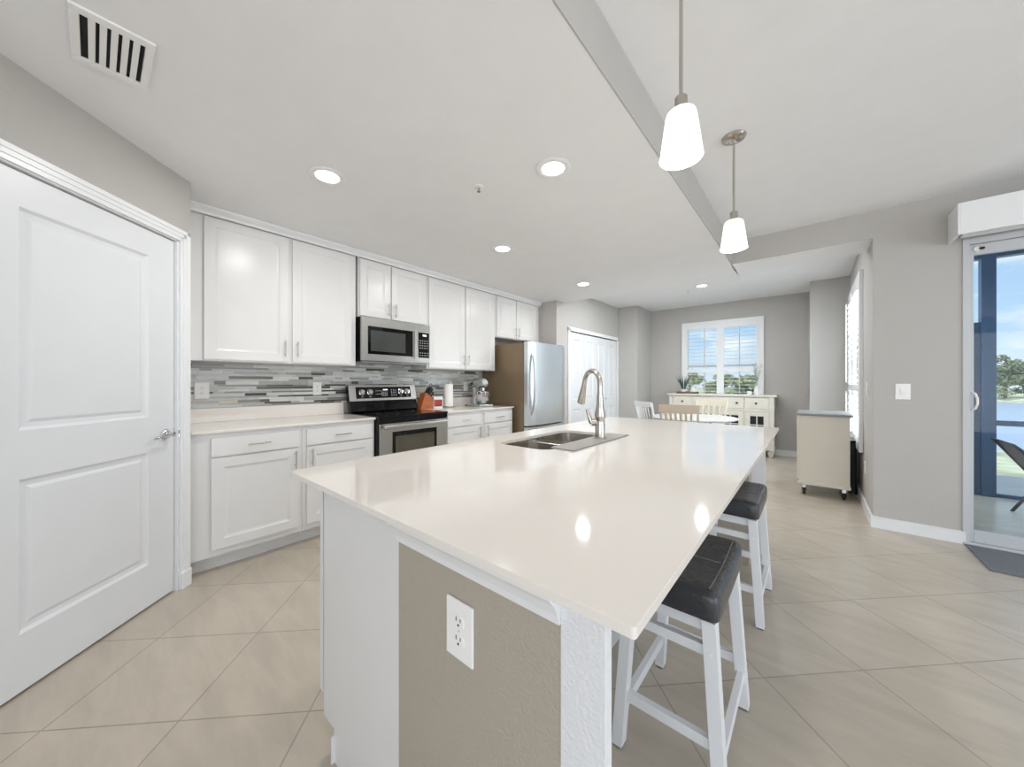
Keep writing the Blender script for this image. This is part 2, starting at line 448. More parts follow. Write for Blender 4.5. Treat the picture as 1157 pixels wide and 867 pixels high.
b = MB(); b.box(-0.01, 0.06, 0, w_ + 0.01, 0.07, 2.04); b.build('door_back', M_dark, door1)

# ---- closet bifold doors, viewer faces -X : rz = 90 deg
door2 = sroot('door_2', (-2.935, 4.85, 0.0), R(90))
lw = (6.565 - 4.85) / 4
for i in range(4):
    b = MB()
    b.moulded(lw - 0.004, 2.00, 0.03, [(0.085, 0.10, lw - 0.089, 0.77), (0.085, 0.93, lw - 0.089, 1.90)], [(0.012, 0.008), (0.028, 0.010), (0.040, 0.003)], M=Matrix.Translation((i * lw + 0.002, 0.0, 0.015)))
    b.build('bifold_leaf', M_door, door2)
b = MB()
for (x0, x1, z0, z1) in ((-0.085, -0.018, 0, 2.075), (lw * 4 + 0.018, lw * 4 + 0.07, 0, 2.075), (-0.085, lw * 4 + 0.07, 2.03, 2.09)):
    b.box(x0, -0.052, z0, x1, -0.0355, z1, 0.003)
b.box(-0.018, -0.035, 0, -0.006, 0.08, 2.035); b.box(lw * 4 + 0.004, -0.035, 0, lw * 4 + 0.009, 0.08, 2.035)
b.build('door_casing', M_trim, door2)
b = MB(); b.box(-0.01, 0.05, 0, lw * 4 + 0.005, 0.06, 2.04); b.build('closet_interior', M_dark, door2)
for k in (1, 3):
    b = MB(); b.lathe([(0, 0), (0.006, 0), (0.006, 0.012), (0.014, 0.016), (0.014, 0.024), (0.0, 0.028)], n=14, M=Matrix.Translation((lw * k + (-0.05 if k == 1 else -lw * 0 - 0.05), -0.03, 0.92)) @ Matrix.Rotation(R(90), 4, 'X'))
    b.build('door_knob', M_nickel, door2, smooth=40)

# ------------------------------------------------------------------ windows with shutters
def shutter(root, x0, x1, z0, z1, zmid, y, lou=0.070, tilt=R(4), parent_name='shutter_panel'):
    b = MB(); st = 0.038; t = 0.026
    b.box(x0, y - t, z0, x0 + st, y, z1, 0.003); b.box(x1 - st, y - t, z0, x1, y, z1, 0.003)
    b.box(x0 + st, y - t, z1 - 0.075, x1 - st, y, z1, 0.003); b.box(x0 + st, y - t, z0, x1 - st, y, z0 + 0.075, 0.003)
    if zmid: b.box(x0 + st, y - t, zmid - 0.035, x1 - st, y, zmid + 0.035, 0.003)
    o = b.build('shutter_panel', M_trim, root)
    regions = [(z0 + 0.075, zmid - 0.035), (zmid + 0.035, z1 - 0.075)] if zmid else [(z0 + 0.075, z1 - 0.075)]
    l = MB()
    for (a, c) in regions:
        n = max(1, int(round((c - a) / lou))); p = (c - a) / n
        for i in range(n):
            zc = a + p * (i + 0.5)
            M = Matrix.Translation(((x0 + x1) / 2, y - t / 2, zc)) @ Matrix.Rotation(tilt, 4, 'X')
            hw = (x1 - x0) / 2 - st - 0.002
            l.ring([[(xx, 0.036 * math.cos(q), 0.0044 * math.sin(q)) for q in [2 * PI * k / 10 for k in range(10)]] for xx in (-hw, hw)], M=M)
    l.build('louvres', M_trim, o)
    return o

win1 = sroot('window_1', (WX0, FY, WZ0))
W_, H_ = WX1 - WX0, WZ1 - WZ0
b = MB()
for (x0, z0, x1, z1) in ((-0.04, -0.04, 0.03, H_ + 0.045), (W_ - 0.03, -0.04, W_ + 0.04, H_ + 0.045), (0.03, H_ - 0.02, W_ - 0.03, H_ + 0.045), (0.03, -0.04, W_ - 0.03, 0.02)):
    b.box(x0, -0.035, z0, x1, 0.0, z1, 0.004)
b.box(W_ / 2 - 0.02, -0.030, 0.02, W_ / 2 + 0.02, 0.0, H_ - 0.02, 0.003)
b.build('window_frame', M_trim, win1)
b = MB()
for (x0, z0, x1, z1) in ((0, 0, 0.05, H_), (W_ - 0.05, 0, W_, H_), (0.05, 0, W_ - 0.05, 0.05), (0.05, H_ - 0.05, W_ - 0.05, H_), (W_ / 2 - 0.03, 0.05, W_ / 2 + 0.03, H_ - 0.05), (0.05, H_ * 0.435 - .02, W_ / 2 - 0.03, H_ * 0.435 + .02), (W_ / 2 + .03, H_ * 0.435 - .02, W_ - 0.05, H_ * 0.435 + .02)):
    b.box(x0, 0.07, z0, x1, 0.11, z1)
for xc in (W_ * 0.27, W_ * 0.73): b.box(xc - 0.008, 0.085, 0.05, xc + 0.008, 0.1, H_ - 0.05)
b.build('window_sash', M_trim, win1)
MB().box(0.02, 0.092, 0.02, W_ - 0.02, 0.096, H_ - 0.02).build('window_pane', M_glass, win1)
hm = W_ / 2
for (x0, x1) in ((0.03, hm - 0.02), (hm + 0.02, W_ - 0.03)):
    shutter(win1, x0, x1, 0.02, H_ - 0.02, 0.515, -0.004)

win2 = sroot('window_2', (0.395, 6.42, 0.56), R(-90))   # viewer faces +X: local x = -Y, local y = +X
L2 = 6.42 - 5.05; H2 = 2.32 - 0.56
b = MB()
for (x0, z0, x1, z1) in ((-0.03, -0.05, 0.03, H2 + 0.04), (L2 - 0.03, -0.05, L2 + 0.05, H2 + 0.04), (0.03, H2 - 0.02, L2 - 0.03, H2 + 0.04), (0.03, -0.05, L2 - 0.03, 0.02)):
    b.box(x0, -0.03, z0, x1, 0.0, z1, 0.004)
b.build('window_frame', M_trim, win2)
b = MB()
for (x0, z0, x1, z1) in ((0, 0, 0.05, H2), (L2 - 0.05, 0, L2, H2), (0.05, 0, L2 - 0.05, 0.05), (0.05, H2 - 0.05, L2 - 0.05, H2), (0.05, H2 * .5 - 0.02, L2 - 0.05, H2 * .5 + 0.02)):
    b.box(x0, 0.07, z0, x1, 0.11, z1)
b.build('window_sash', M_trim, win2)
MB().box(0.02, 0.092, 0.02, L2 - 0.02, 0.096, H2 - 0.02).build('window_pane', M_glass, win2)
shutter(win2, 0.03 + 0.0, L2 / 2 - 0.002, 0.02, H2 - 0.02, 0.6, -0.004, tilt=R(30))
shutter(win2, L2 / 2 + 0.002, L2 - 0.03, 0.02, H2 - 0.02, 0.6, -0.004, tilt=R(30))
# tilt rods in front of the louvres
b = MB(); b.box(L2 * 0.25, -0.072, 0.12, L2 * 0.25 + 0.012, -0.060, 0.55); b.box(L2 * 0.25, -0.072, 0.66, L2 * 0.25 + 0.012, -0.060, H2 - 0.12)
b.box(L2 * 0.75, -0.072, 0.12, L2 * 0.75 + 0.012, -0.060, 0.55); b.box(L2 * 0.75, -0.072, 0.66, L2 * 0.75 + 0.012, -0.060, H2 - 0.12)
b.build('tilt_rod', M_trim, win2)

# ---- sliding patio door
door3 = sroot('door_3', (0.87, 4.25, 0.0))
b = MB()
b.box(0, -0.01, 0, 0.035, 0.12, 2.30, 0.003); b.box(2.20, -0.01, 0, 2.23, 0.12, 2.30); b.box(0.035, -0.01, 2.255, 2.20, 0.12, 2.30, 0.003)
b.box(0.0, -0.02, 0, 2.23, 0.13, 0.022, 0.004)
b.build('door_frame', M_frame, door3)
b = MB()
b.box(0.0352, 0.012, 0.024, 0.058, 0.052, 2.253, 0.003); b.box(1.06, 0.012, 0.024, 1.12, 0.052, 2.253, 0.003)
b.box(0.058, 0.012, 0.024, 1.06, 0.052, 0.115, 0.003); b.box(0.058, 0.012, 2.175, 1.06, 0.052, 2.253, 0.003)
sp = b.build('sliding_panel', M_frame, door3)
MB().box(0.054, 0.03, 0.11, 1.065, 0.034, 2.18).build('glass_pane', M_glass, sp)
b = MB()
b.box(1.10, 0.062, 0.024, 1.16, 0.10, 2.253, 0.003); b.box(2.14, 0.062, 0.024, 2.1998, 0.10, 2.253, 0.003)
b.box(1.16, 0.062, 0.024, 2.14, 0.10, 0.115, 0.003); b.box(1.16, 0.062, 2.175, 2.14, 0.10, 2.253, 0.003)
fp = b.build('fixed_panel', M_frame, door3)
MB().box(1.15, 0.08, 0.11, 2.15, 0.084, 2.18).build('glass_pane', M_glass, fp)
b = MB()
b.tube([(0.046, 0.014, 1.15), (0.060, -0.012, 1.135), (0.066, -0.026, 1.10), (0.066, -0.026, 1.06), (0.060, -0.012, 1.025), (0.046, 0.014, 1.01)], [0.006, 0.007, 0.007, 0.007, 0.007, 0.006])
b.build('door_handle', M_plate, door3, smooth=50)
b = MB()
b.lathe([(0, 0), (0.018, 0), (0.018, 0.012), (0.015, 0.018), (0, 0.018)], n=16, M=Matrix.Translation((0.070, 0.013, 2.215)) @ Matrix.Rotation(R(90), 4, 'X'), m=M_plate)
b.box(0.078, -0.012, 2.207, 0.105, 0.0125, 2.223, 0.004, m=M_black)
b.build('security_latch', None, door3, smooth=40)

# ------------------------------------------------------------------ kitchen cabinets (local x = +Y, local y = -X)
def pull(parent, x, z, vertical, L=0.13, y=-0.0):
    b = MB(); r = 0.0048; off = 0.03
    if vertical:
        b.tube([(x, y - off, z - L / 2), (x, y - off, z + L / 2)], r, 10)
        for dz in (-L * 0.32, L * 0.32): b.tube([(x, y, z + dz), (x, y - off, z + dz)], r * 0.85, 8)
    else:
        b.tube([(x - L / 2, y - off, z), (x + L / 2, y - off, z)], r, 10)
        for dx in (-L * 0.32, L * 0.32): b.tube([(x + dx, y, z), (x + dx, y - off, z)], r * 0.85, 8)
    return b.build('handle', M_nickel, parent, smooth=40)
SH = [(0.004, 0.003), (0.012, 0.006), (0.020, 0.0075)]
def cab_door(root, x0, z0, x1, z1, yb, name='door', hpos=None, hz=None, fr=0.062, t=0.02, vertical=True):
    b = MB(); w, h = x1 - x0, z1 - z0
    b.moulded(w, h, t, [(fr, fr, w - fr, h - fr)] if h > 0.2 else [], SH, M=Matrix.Translation((x0, yb, z0)))
    o = b.build(name, M_white, root)
    if hpos is not None: pull(o, hpos, hz, vertical, y=yb - t)
    return o
def wall_cab(y0, y1, z0, z1, doors, label, hz_off=0.115):
    r_ = thing('wall_cabinet', (-3.53, y0, z0), label, 'cabinet', R(90), 'white kitchen wall cabinets')
    w = y1 - y0; h = z1 - z0; D = 0.305
    b = MB(); b.box(0.0005, -D, 0, w - 0.0005, -0.001, h, 0.0015); b.build('body', M_white, r_)
    for (a, c, hp) in doors:
        hx = None if hp is None else ((c - 0.03) if hp == 'R' else (a + 0.03)) - y0
        cab_door(r_, a - y0, 0.012, c - y0, h - 0.012 if z1 < 2.3 else 2.376 - z0, -D, hpos=hx, hz=hz_off)
    return r_
ZU = 1.372
wall_cab(cy_ + 0.001, 1.567, ZU, CK - 0.001, [(0.492, 1.012, 'R'), (1.040, 1.520, 'L')], 'white wall cabinet with two tall doors nearest the pantry door')
wall_cab(1.590, 2.360, 1.835, CK - 0.001, [(1.602, 1.912, 'R'), (1.928, 2.338, 'L')], 'short white wall cabinet above the steel microwave', 0.10)
wall_cab(2.360, 3.456, ZU, CK - 0.001, [(2.377, 2.900, 'R'), (2.922, 3.432, 'L')], 'white wall cabinet with two tall doors above the stand mixer and paper towel')
wall_cab(3.457, 4.448, 1.825, CK - 0.001, [(3.476, 3.874, 'R'), (3.890, 4.385, 'L')], 'short white wall cabinet above the steel refrigerator', 0.10)

def base_cab(y0, y1, front, label):
    r_ = thing('base_cabinet', (-3.53, y0, 0), label, 'cabinet', R(90), 'white kitchen base cabinets')
    w = y1 - y0; D = 0.61
    b = MB(); b.box(0.0005, -D, 0.105, w - 0.0005, -0.001, 0.897, 0.0015); b.build('body', M_white, r_)
    MB().box(0.0005, -0.525, 0.0, w - 0.0005, -0.30, 0.104).build('toe_kick', M_toe, r_)
    a, c, hp = front
    o = cab_door(r_, a - y0, 0.746, c - y0, 0.863, -D, 'drawer', hpos=(a + c) / 2 - y0, hz=0.805, vertical=False)
    hx = ((c - 0.03) if hp == 'R' else (a + 0.03)) - y0
    cab_door(r_, a - y0, 0.152, c - y0, 0.735, -D, 'door', hpos=hx, hz=0.655)
    return r_
base_cab(cy_ + 0.001, 1.010, (0.481, 0.985, 'R'), 'white base cabinet with drawer and door nearest the pantry door')
base_cab(1.010, 1.583, (1.038, 1.560, 'L'), 'white base cabinet directly left of the oven range')
base_cab(2.362, 2.905, (2.385, 2.870, 'R'), 'white base cabinet directly right of the oven range')
base_cab(2.905, 3.452, (2.940, 3.430, 'L'), 'white base cabinet beside the refrigerator')
def counter(y0, y1, label):
    r_ = thing('worktop', (-3.53, y0, 0.897), label, 'worktop', R(90))
    w = y1 - y0
    MB().box(0, -0.638, 0, w, -0.002, 0.018, 0.003).build('slab', M_quartz, r_)
    MB().box(0, -0.022, 0.0182, w, -0.002, 0.125, 0.002).build('upstand', M_quartz, r_)
    return r_
counter(cy_ + 0.002, 1.585, 'white quartz worktop with upstand between pantry corner and range')
counter(2.360, 3.458, 'white quartz worktop with upstand under the stand mixer')

# ---- mosaic backsplash
cols = [rgb(214, 214, 210), rgb(196, 198, 196), rgb(174, 174, 170), rgb(134, 134, 130), rgb(96, 92, 84), rgb(70, 64, 56), rgb(206, 196, 178), rgb(226, 225, 221)]
tm = [mat('mosaic_strip_%d' % i, c, 0.18 if i in (1, 2, 3, 4) else 0.35, var=0.05, vscale=30) for i, c in enumerate(cols)]
M_grout = mat('mosaic_grout', rgb(205, 203, 198), 0.8)
def mosaic():
    rg = random.Random(3)
    b = MB(); b.box(-3.5298, cy_ + 0.001, 1.023, -3.526, 3.456, 1.371, m=M_grout)
    b.box(-3.5298, 1.568, 1.371, -3.526, 2.359, 1.45, m=M_grout)
    z = 1.025
    rows = [.015, .015, .024, .015, .015, .024, .015, .015, .024, .015, .030, .015, .024, .015, .024, .015, .015, .024, .015, .015, .03, .015]
    for i, hgt in enumerate(rows):
        if z + hgt > 1.445: break
        y = cy_ + 0.002 - rg.random() * 0.1
        bias = rg.choice([0, 0, 1, 1, 2, 3])
        while y < 3.455:
            L = rg.choice([.07, .12, .15, .2, .3])
            y0, y1 = max(y, cy_ + 0.002), min(y + L, 3.455)
            if z + hgt > 1.371: 
                y0, y1 = max(y0, 1.568), min(y1, 2.358)
            if y1 - y0 > 0.01:
                wgt = {0: [5, 4, 2, 1, .5, .3, 1.5, 4], 1: [3, 4, 4, 2, 1, .5, 1, 3], 2: [1, 2, 5, 4, 2, 1, .5, 1], 3: [1.5, 2, 2, 4, 4, 2.5, .5, .5]}[bias]
                m = rg.choices(tm, weights=wgt)[0]
                b.box(-3.527, y0 + 0.0008, z + 0.0008, -3.5215 - rg.random() * 0.001, y1 - 0.0008, z + hgt - 0.0008, m=m)
            y += L
        z += hgt
    return b.build('mosaic_backsplash')
tag(mosaic(), 'grey and beige glass strip mosaic backsplash between worktop and wall cabinets', 'backsplash')

# ---- outlets
def outlet(loc, rz, label, w=0.075, h=0.12, kind='duplex', group=None, name='wall_outlet'):
    r_ = thing(name, loc, label, 'outlet' if kind == 'duplex' else 'switch', rz, group)
    b = MB(); b.box(-w / 2, -0.006, -h / 2, w / 2, 0, h / 2, 0.003); b.build('cover_plate', M_plate, r_)
    if kind == 'duplex':
        for sz in (-1, 1):
            zc = sz * 0.0195
            rec = MB(); rec.ring([[(0.0165 * max(-.86, min(.86, math.cos(a))) * 1.08, yy, zc + 0.0145 * math.sin(a)) for a in [2 * PI * k / 20 for k in range(20)]] for yy in (-0.0035, -0.0078)])
            ro = rec.build('receptacle', M_plate, r_)
            sl = MB(); sl.box(-0.0075, -0.0084, zc + 0.0005, -0.0055, -0.0074, zc + 0.0095); sl.box(0.0055, -0.0084, zc + 0.0015, 0.0075, -0.0074, zc + 0.0085)
            sl.lathe([(0, 0), (0.0026, 0), (0.0026, 0.001), (0, 0.001)], n=10, M=Matrix.Translation((0, -0.0074, zc - 0.0065)) @ Matrix.Rotation(R(90), 4, 'X'))
            sl.build('slots', M_dark, ro)
        sc = MB(); sc.lathe([(0, 0), (0.0022, 0), (0.0022, 0.001), (0, 0.001)], n=10, M=Matrix.Translation((0, -0.0058, 0)) @ Matrix.Rotation(R(90), 4, 'X')); sc.build('screw', M_print, r_)
    else:
        b = MB(); b.box(-0.0165, -0.0085, -0.033, 0.0165, -0.0055, 0.033, 0.0015); b.box(-0.012, -0.012, -0.012, 0.012, -0.008, 0.020, 0.002); b.build('rocker', M_plate, r_)
    return r_
outlet((-3.520, 0.527, 1.157), R(90), 'white duplex outlet on mosaic backsplash nearest the pantry door', 0.088, 0.125)
outlet((-3.520, 1.345, 1.162), R(90), 'white duplex outlet on mosaic backsplash left of the range')
outlet((-3.520, 3.20, 1.165), R(90), 'white outlet on mosaic backsplash beside the stand mixer')
outlet((0.565, 4.25, 1.145), 0, 'white rocker light switch on taupe wall left of patio door', 0.085, 0.128, kind='switch', name='light_switch')
outlet((0.395, 4.62, 1.157), R(-90), 'narrow white light switch on the dining side wall corner', 0.075, 0.12, kind='switch', name='light_switch')
outlet((0.395, 4.80, 0.40), R(-90), 'white duplex outlet low on wall near the cart')

# ---- microwave (local x=+Y)
mw = thing('microwave', (-3.519, 1.588, 1.42), 'stainless over-range microwave with black glass window', 'microwave', R(90))
b = MB(); b.box(0.004, -0.345, 0.0, 0.752, -0.002, 0.412, m=M_blackm); b.box(0.02, -0.33, -0.010, 0.74, -0.03, 0.0, m=M_steel); b.build('body', None, mw)
b = MB(); b.moulded(0.590, 0.405, 0.028, [(0.055, 0.060, 0.545, 0.325)], [(0.001, 0.002)], M=Matrix.Translation((0.0, -0.345, 0.004)), m=M_steel)
dr = b.build('door', None, mw)
MB().box(0.058, -0.3735, 0.066, 0.542, -0.3705, 0.327, 0.001).build('window_frame', M_black, dr)
MB().box(0.085, -0.3745, 0.095, 0.455, -0.3736, 0.290).build('window', mat('microwave_glass', rgb(70, 72, 70), 0.08), dr)
b = MB(); b.box(0.556, -0.395, 0.045, 0.582, -0.3732, 0.335, 0.006, seg=3); b.build('handle', M_steel, dr, smooth=40)
b = MB(); b.box(0.5915, -0.373, 0.004, 0.756, -0.345, 0.409, 0.002, m=M_steel); b.build('control_panel', None, mw)
cp = MB(); cp.box(0.610, -0.3745, 0.06, 0.745, -0.3732, 0.325); cpo = cp.build('keypad', M_black, mw)
b = MB()
b.box(0.664, -0.3755, 0.288, 0.710, -0.3746, 0.306, m=M_green_disp)
rg = random.Random(5)
for r0 in range(7):
    for c0 in range(4):
        if r0 in (2,) : continue
        b.box(0.626 + c0 * 0.029, -0.3755, 0.080 + r0 * 0.026, 0.638 + c0 * 0.029, -0.3746, 0.088 + r0 * 0.026, m=M_print)
b.build('key_legends', None, cpo)
b = MB(); b.lathe([(0, 0), (0.012, 0), (0.012, 0.001), (0, 0.001)], n=20, M=Matrix.Translation((0.36, -0.3735, 0.368)) @ Matrix.Rotation(R(90), 4, 'X')); b.build('round_badge', M_print, dr)

# ---- range
rn = thing('oven_range', (-3.53, 1.593, 0.0), 'black and stainless freestanding electric oven range', 'oven', R(90))
b = MB(); b.box(0.0, -0.64, 0.02, 0.760, -0.015, 0.905, m=M_blackm); b.box(0.02, -0.6, 0.0, 0.74, -0.05, 0.02, m=M_blackm); b.build('body', None, rn)
MB().box(-0.004, -0.675, 0.905, 0.764, -0.015, 0.922, 0.005).build('glass_cooktop', M_black, rn)
for (bx, by, br_) in ((0.2, -0.48, 0.10), (0.56, -0.48, 0.085), (0.2, -0.2, 0.075), (0.56, -0.2, 0.10)):
    t_ = MB(); n = 40
    t_.ring([[(bx + rr * math.cos(2 * PI * j / n), by + rr * math.sin(2 * PI * j / n), zz) for j in range(n)] for rr, zz in ((br_, 0.9222), (br_, 0.9226), (br_ - 0.002, 0.9226), (br_ - 0.002, 0.9222))], False, loop=True)
    t_.build('burner_ring', mat('burner_mark', rgb(60, 60, 62), 0.3), rn)
MT = Matrix.Translation((0, -0.130, 0.921)) @ Matrix.Rotation(R(-12), 4, 'X')
b = MB(); b.box(0.0, -0.02, 0.0, 0.76, 0.045, 0.275, 0.01, m=M_black, M=MT); b.box(0.002, -0.024, 0.11, 0.758, -0.019, 0.272, 0.004, m=M_steel, M=MT)
bgd = b.build('backguard', None, rn)
b = MB(); b.box(0.07, -0.027, 0.135, 0.69, -0.0235, 0.252, m=M_black, M=MT); cpn = b.build('control_panel', None, bgd)
for kx in (0.13, 0.215, 0.565, 0.645):
    b = MB(); b.lathe([(0, 0), (0.031, 0), (0.031, 0.004), (0.025, 0.006), (0.022, 0.022), (0.0, 0.024)], n=24, M=MT @ Matrix.Translation((kx, -0.0265, 0.198)) @ Matrix.Rotation(R(90), 4, 'X'))
    b.box(kx - 0.004, -0.052, 0.178, kx + 0.004, -0.05, 0.218, M=MT)
    b.build('knob', M_chrome, bgd, smooth=40)
b = MB()
b.box(0.36, -0.0282, 0.215, 0.41, -0.0268, 0.227, m=M_green_disp, M=MT)
for i in range(6): b.box(0.275 + i * 0.013, -0.0282, 0.208, 0.283 + i * 0.013, -0.0268, 0.213, m=M_print, M=MT); b.box(0.275 + i * 0.013, -0.0282, 0.175, 0.283 + i * 0.013, -0.0268, 0.180, m=M_print, M=MT)
for i in range(4):
    for j in range(4): b.box(0.34 + i * 0.018, -0.0282, 0.155 + j * 0.013, 0.351 + i * 0.018, -0.0268, 0.160 + j * 0.013, m=M_print, M=MT)
for i in range(3):
    for j in range(5): b.box(0.45 + i * 0.025, -0.0282, 0.155 + j * 0.016, 0.462 + i * 0.025, -0.0268, 0.160 + j * 0.016, m=M_print, M=MT)
for kx in (0.13, 0.215, 0.565, 0.645): b.box(kx - 0.012, -0.0282, 0.148, kx + 0.012, -0.0268, 0.152, m=M_print, M=MT)
b.build('key_legends', None, cpn)
b = MB(); b.box(0.012, -0.664, 0.245, 0.748, -0.6405, 0.852, 0.004, m=M_steel); od = b.build('oven_door', None, rn)
MB().box(0.135, -0.667, 0.36, 0.625, -0.6642, 0.775, 0.002).build('window_surround', M_black, od)
MB().box(0.165, -0.669, 0.40, 0.595, -0.6672, 0.735).build('window', mat('oven_glass', rgb(84, 80, 66), 0.1), od)
b = MB(); b.ring([[(0.03 + 0 * k, -0.70, 0) for k in range(1)]]) if False else None
b.box(0.03, -0.715, 0.808, 0.73, -0.690, 0.842, 0.008, seg=3); b.box(0.05, -0.692, 0.815, 0.075, -0.664, 0.835); b.box(0.685, -0.692, 0.815, 0.71, -0.664, 0.835)
b.build('handle', M_steel, od, smooth=40)
b = MB(); b.box(0.012, -0.660, 0.05, 0.748, -0.6405, 0.235, 0.004, m=M_steel); b.build('drawer', None, rn)
b = MB(); b.box(0.0, -0.668, 0.858, 0.76, -0.6405, 0.9045, 0.003); b.build('vent_trim', M_black, rn)

# ---- refrigerator
fr_ = thing('refrigerator', (-3.50, 3.512, 0.0), 'stainless refrigerator with curved door and long handle by the grey wall', 'refrigerator', R(90))
FW, FD, FH = 0.86, 0.72, 1.735
b = MB(); b.box(0, -FD, 0.03, FW, -0.0, FH - 0.01, 0.004); b.build('body', M_taupe_side, fr_)
def bowed(x0, x1, z0, z1, y0, t, bow, m):
    n = 16; front = []
    for i in range(n + 1):
        u = i / n; x = x0 + (x1 - x0) * u
        edge = min(1.0, math.sin(PI * u) * 3.2) 
        front.append((x, y0 - t * (0.75 + 0.25 * edge) - bow * math.sin(PI * u)))
    poly = [(x0, y0)] + front + [(x1, y0)]
    return MB().prism(poly, z0, z1, m=m)
M_fdoor = mat('fridge_door_steel', rgb(224, 228, 233), 0.33, 1.0, bump=0.02, bscale=50, stretch=(30, 1, 1))
fdz = 0.655
o = bowed(0.0, FW, fdz + 0.014, FH, -FD - 0.008, 0.075, 0.018, M_fdoor).build('door', None, fr_, smooth=25)
hb = MB(); pts = []
for i in range(15):
    u = i / 14; z = 0.80 + u * 0.80
    pts.append((0.062, -FD - 0.075 - 0.055 * math.sin(PI * u) ** 0.6 if 0 < u < 1 else -FD - 0.070, z))
hb.tube(pts, 0.012, 12); hb.build('handle', M_steel, o, smooth=50)
o2 = bowed(0.0, FW, 0.06, fdz - 0.004, -FD - 0.008, 0.075, 0.018, M_fdoor).build('freezer_drawer', None, fr_, smooth=25)
hb = MB(); hb.tube([(0.08, -FD - 0.08, 0.56), (0.10, -FD - 0.13, 0.57), (FW / 2, -FD - 0.145, 0.57), (FW - 0.10, -FD - 0.13, 0.57), (FW - 0.08, -FD - 0.08, 0.56)], 0.012, 12); hb.build('handle', M_steel, o2, smooth=50)
for xx in (0.01, FW - 0.09): MB().box(xx, -FD - 0.05, FH + 0.0005, xx + 0.08, -FD + 0.06, FH + 0.014, 0.004).build('hinge_cover', M_blackm, fr_)
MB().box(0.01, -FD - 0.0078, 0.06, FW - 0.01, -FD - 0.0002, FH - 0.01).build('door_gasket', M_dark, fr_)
for xx in (0.02, FW - 0.08):
    for yy in (-FD + 0.02, -0.1): MB().box(xx, yy, 0, xx + 0.06, yy + 0.07, 0.03).build('foot', M_blackm, fr_)

# ---- things on the worktop
WT = 0.9155
kb = thing('knife_block', (-3.40, 2.475, WT), 'slanted orange-brown wooden knife block with black handled knives beside the range', 'knife block', R(90))
b = MB(); pr = [(-0.105, 0), (0.065, 0), (0.070, 0.115), (-0.025, 0.185), (-0.040, 0.180)]
b.ring([[(x, y, z) for x, z in pr] for y in (-0.05, 0.05)]); b.build('block', M_wood, kb)
dirv = Vector((0.58, 0, 0.81)).normalized()
for i, (ox, oy, L) in enumerate(((-0.03, -0.03, 0.115), (-0.03, 0.0, 0.12), (-0.03, 0.03, 0.115), (-0.008, -0.03, 0.105), (-0.008, 0.0, 0.105), (-0.008, 0.03, 0.10), (0.022, -0.02, 0.08))):
    p = Vector((ox + 0.025, oy, 0.155 - (ox + 0.03) * 0.6)); 
    b = MB(); q = p + dirv * L
    b.bar(p, q, 0.013, 0.020, 0.004); b.build('knife_handle', M_blackm, kb)
b = MB()
for k in range(14):
    a0 = 2 * PI * k / 14; 
c0 = Vector((0.095, 0.03, 0.265))
b.tube([tuple(c0 + Vector((0.018 * math.cos(2 * PI * k / 12), 0, 0.024 * math.sin(2 * PI * k / 12)))) for k in range(12)] + [tuple(c0 + Vector((0.018, 0, 0)))], 0.004, 8)
b.tube([(0.045, 0.03, 0.19), (0.085, 0.03, 0.245)], 0.006, 8)
b.build('scissor_handle', M_blackm, kb, smooth=50)

pk = thing('recipe_card', (-3.38, 2.635, WT), 'small white card with a red picture beside the knife block', 'card', R(70))
b = MB(); b.box(-0.055, -0.012, 0, 0.055, 0.006, 0.135, 0.003); b.build('card', M_paper, pk)
MB().box(-0.048, -0.0135, 0.02, 0.048, -0.012, 0.10).build('picture', M_red, pk)

pt = thing('paper_towel_roll', (-3.40, 2.81, WT), 'white paper towel roll upright on a slim stand', 'paper towel')
b = MB(); b.lathe([(0, 0), (0.075, 0), (0.078, 0.004), (0.075, 0.010), (0, 0.010)], n=32); b.build('base', M_nickel, pt, smooth=40)
b = MB(); b.lathe([(0.018, 0.012), (0.054, 0.012), (0.056, 0.02), (0.056, 0.278), (0.054, 0.285), (0.018, 0.285)], n=36); b.build('roll', M_paper, pt, smooth=40)
b = MB(); b.lathe([(0.006, 0.01), (0.006, 0.30), (0.010, 0.305), (0.006, 0.315), (0, 0.316)], n=12, caps=True); b.build('rod', M_nickel, pt, smooth=40)

mxr = thing('stand_mixer', (-3.27, 3.22, WT), 'silver stand mixer with steel bowl beside the refrigerator', 'mixer', R(-15))
b = MB(); b.box(-0.15, -0.10, 0, 0.17, 0.10, 0.028, 0.012, seg=3); b.ring([[(-0.14 + 0.085 * (0.5 + .5 * math.cos(a)) * sc - 0.0, 0.055 * math.sin(a) * sc, z) for a in [2 * PI * k / 20 for k in range(20)]] for z, sc in ((0.02, 1.15), (0.08, 0.95), (0.16, 0.85), (0.24, 1.0))])
M_mixer = mat('mixer_silver', rgb(196, 204, 202), 0.25, 0.7)
b.build('base', M_mixer, mxr, smooth=40)
b = MB()
hd = []
for x, r in ((-0.165, 0.012), (-0.16, 0.036), (-0.14, 0.052), (-0.09, 0.062), (0.0, 0.066), (0.08, 0.062), (0.13, 0.050), (0.15, 0.036), (0.155, 0.02)):
    hd.append([(x, r * math.cos(2 * PI * k / 24), 0.295 + r * 1.05 * math.sin(2 * PI * k / 24)) for k in range(24)])
b.ring(hd); b.build('head', M_mixer, mxr, smooth=50)
b = MB(); b.lathe([(0, 0.035), (0.05, 0.035), (0.055, 0.045), (0.085, 0.075), (0.102, 0.12), (0.104, 0.185), (0.107, 0.188), (0.100, 0.186), (0.096, 0.12), (0.05, 0.06), (0, 0.055)], cx=0.07, n=32, caps=False); b.build('bowl', M_chrome, mxr, smooth=40)
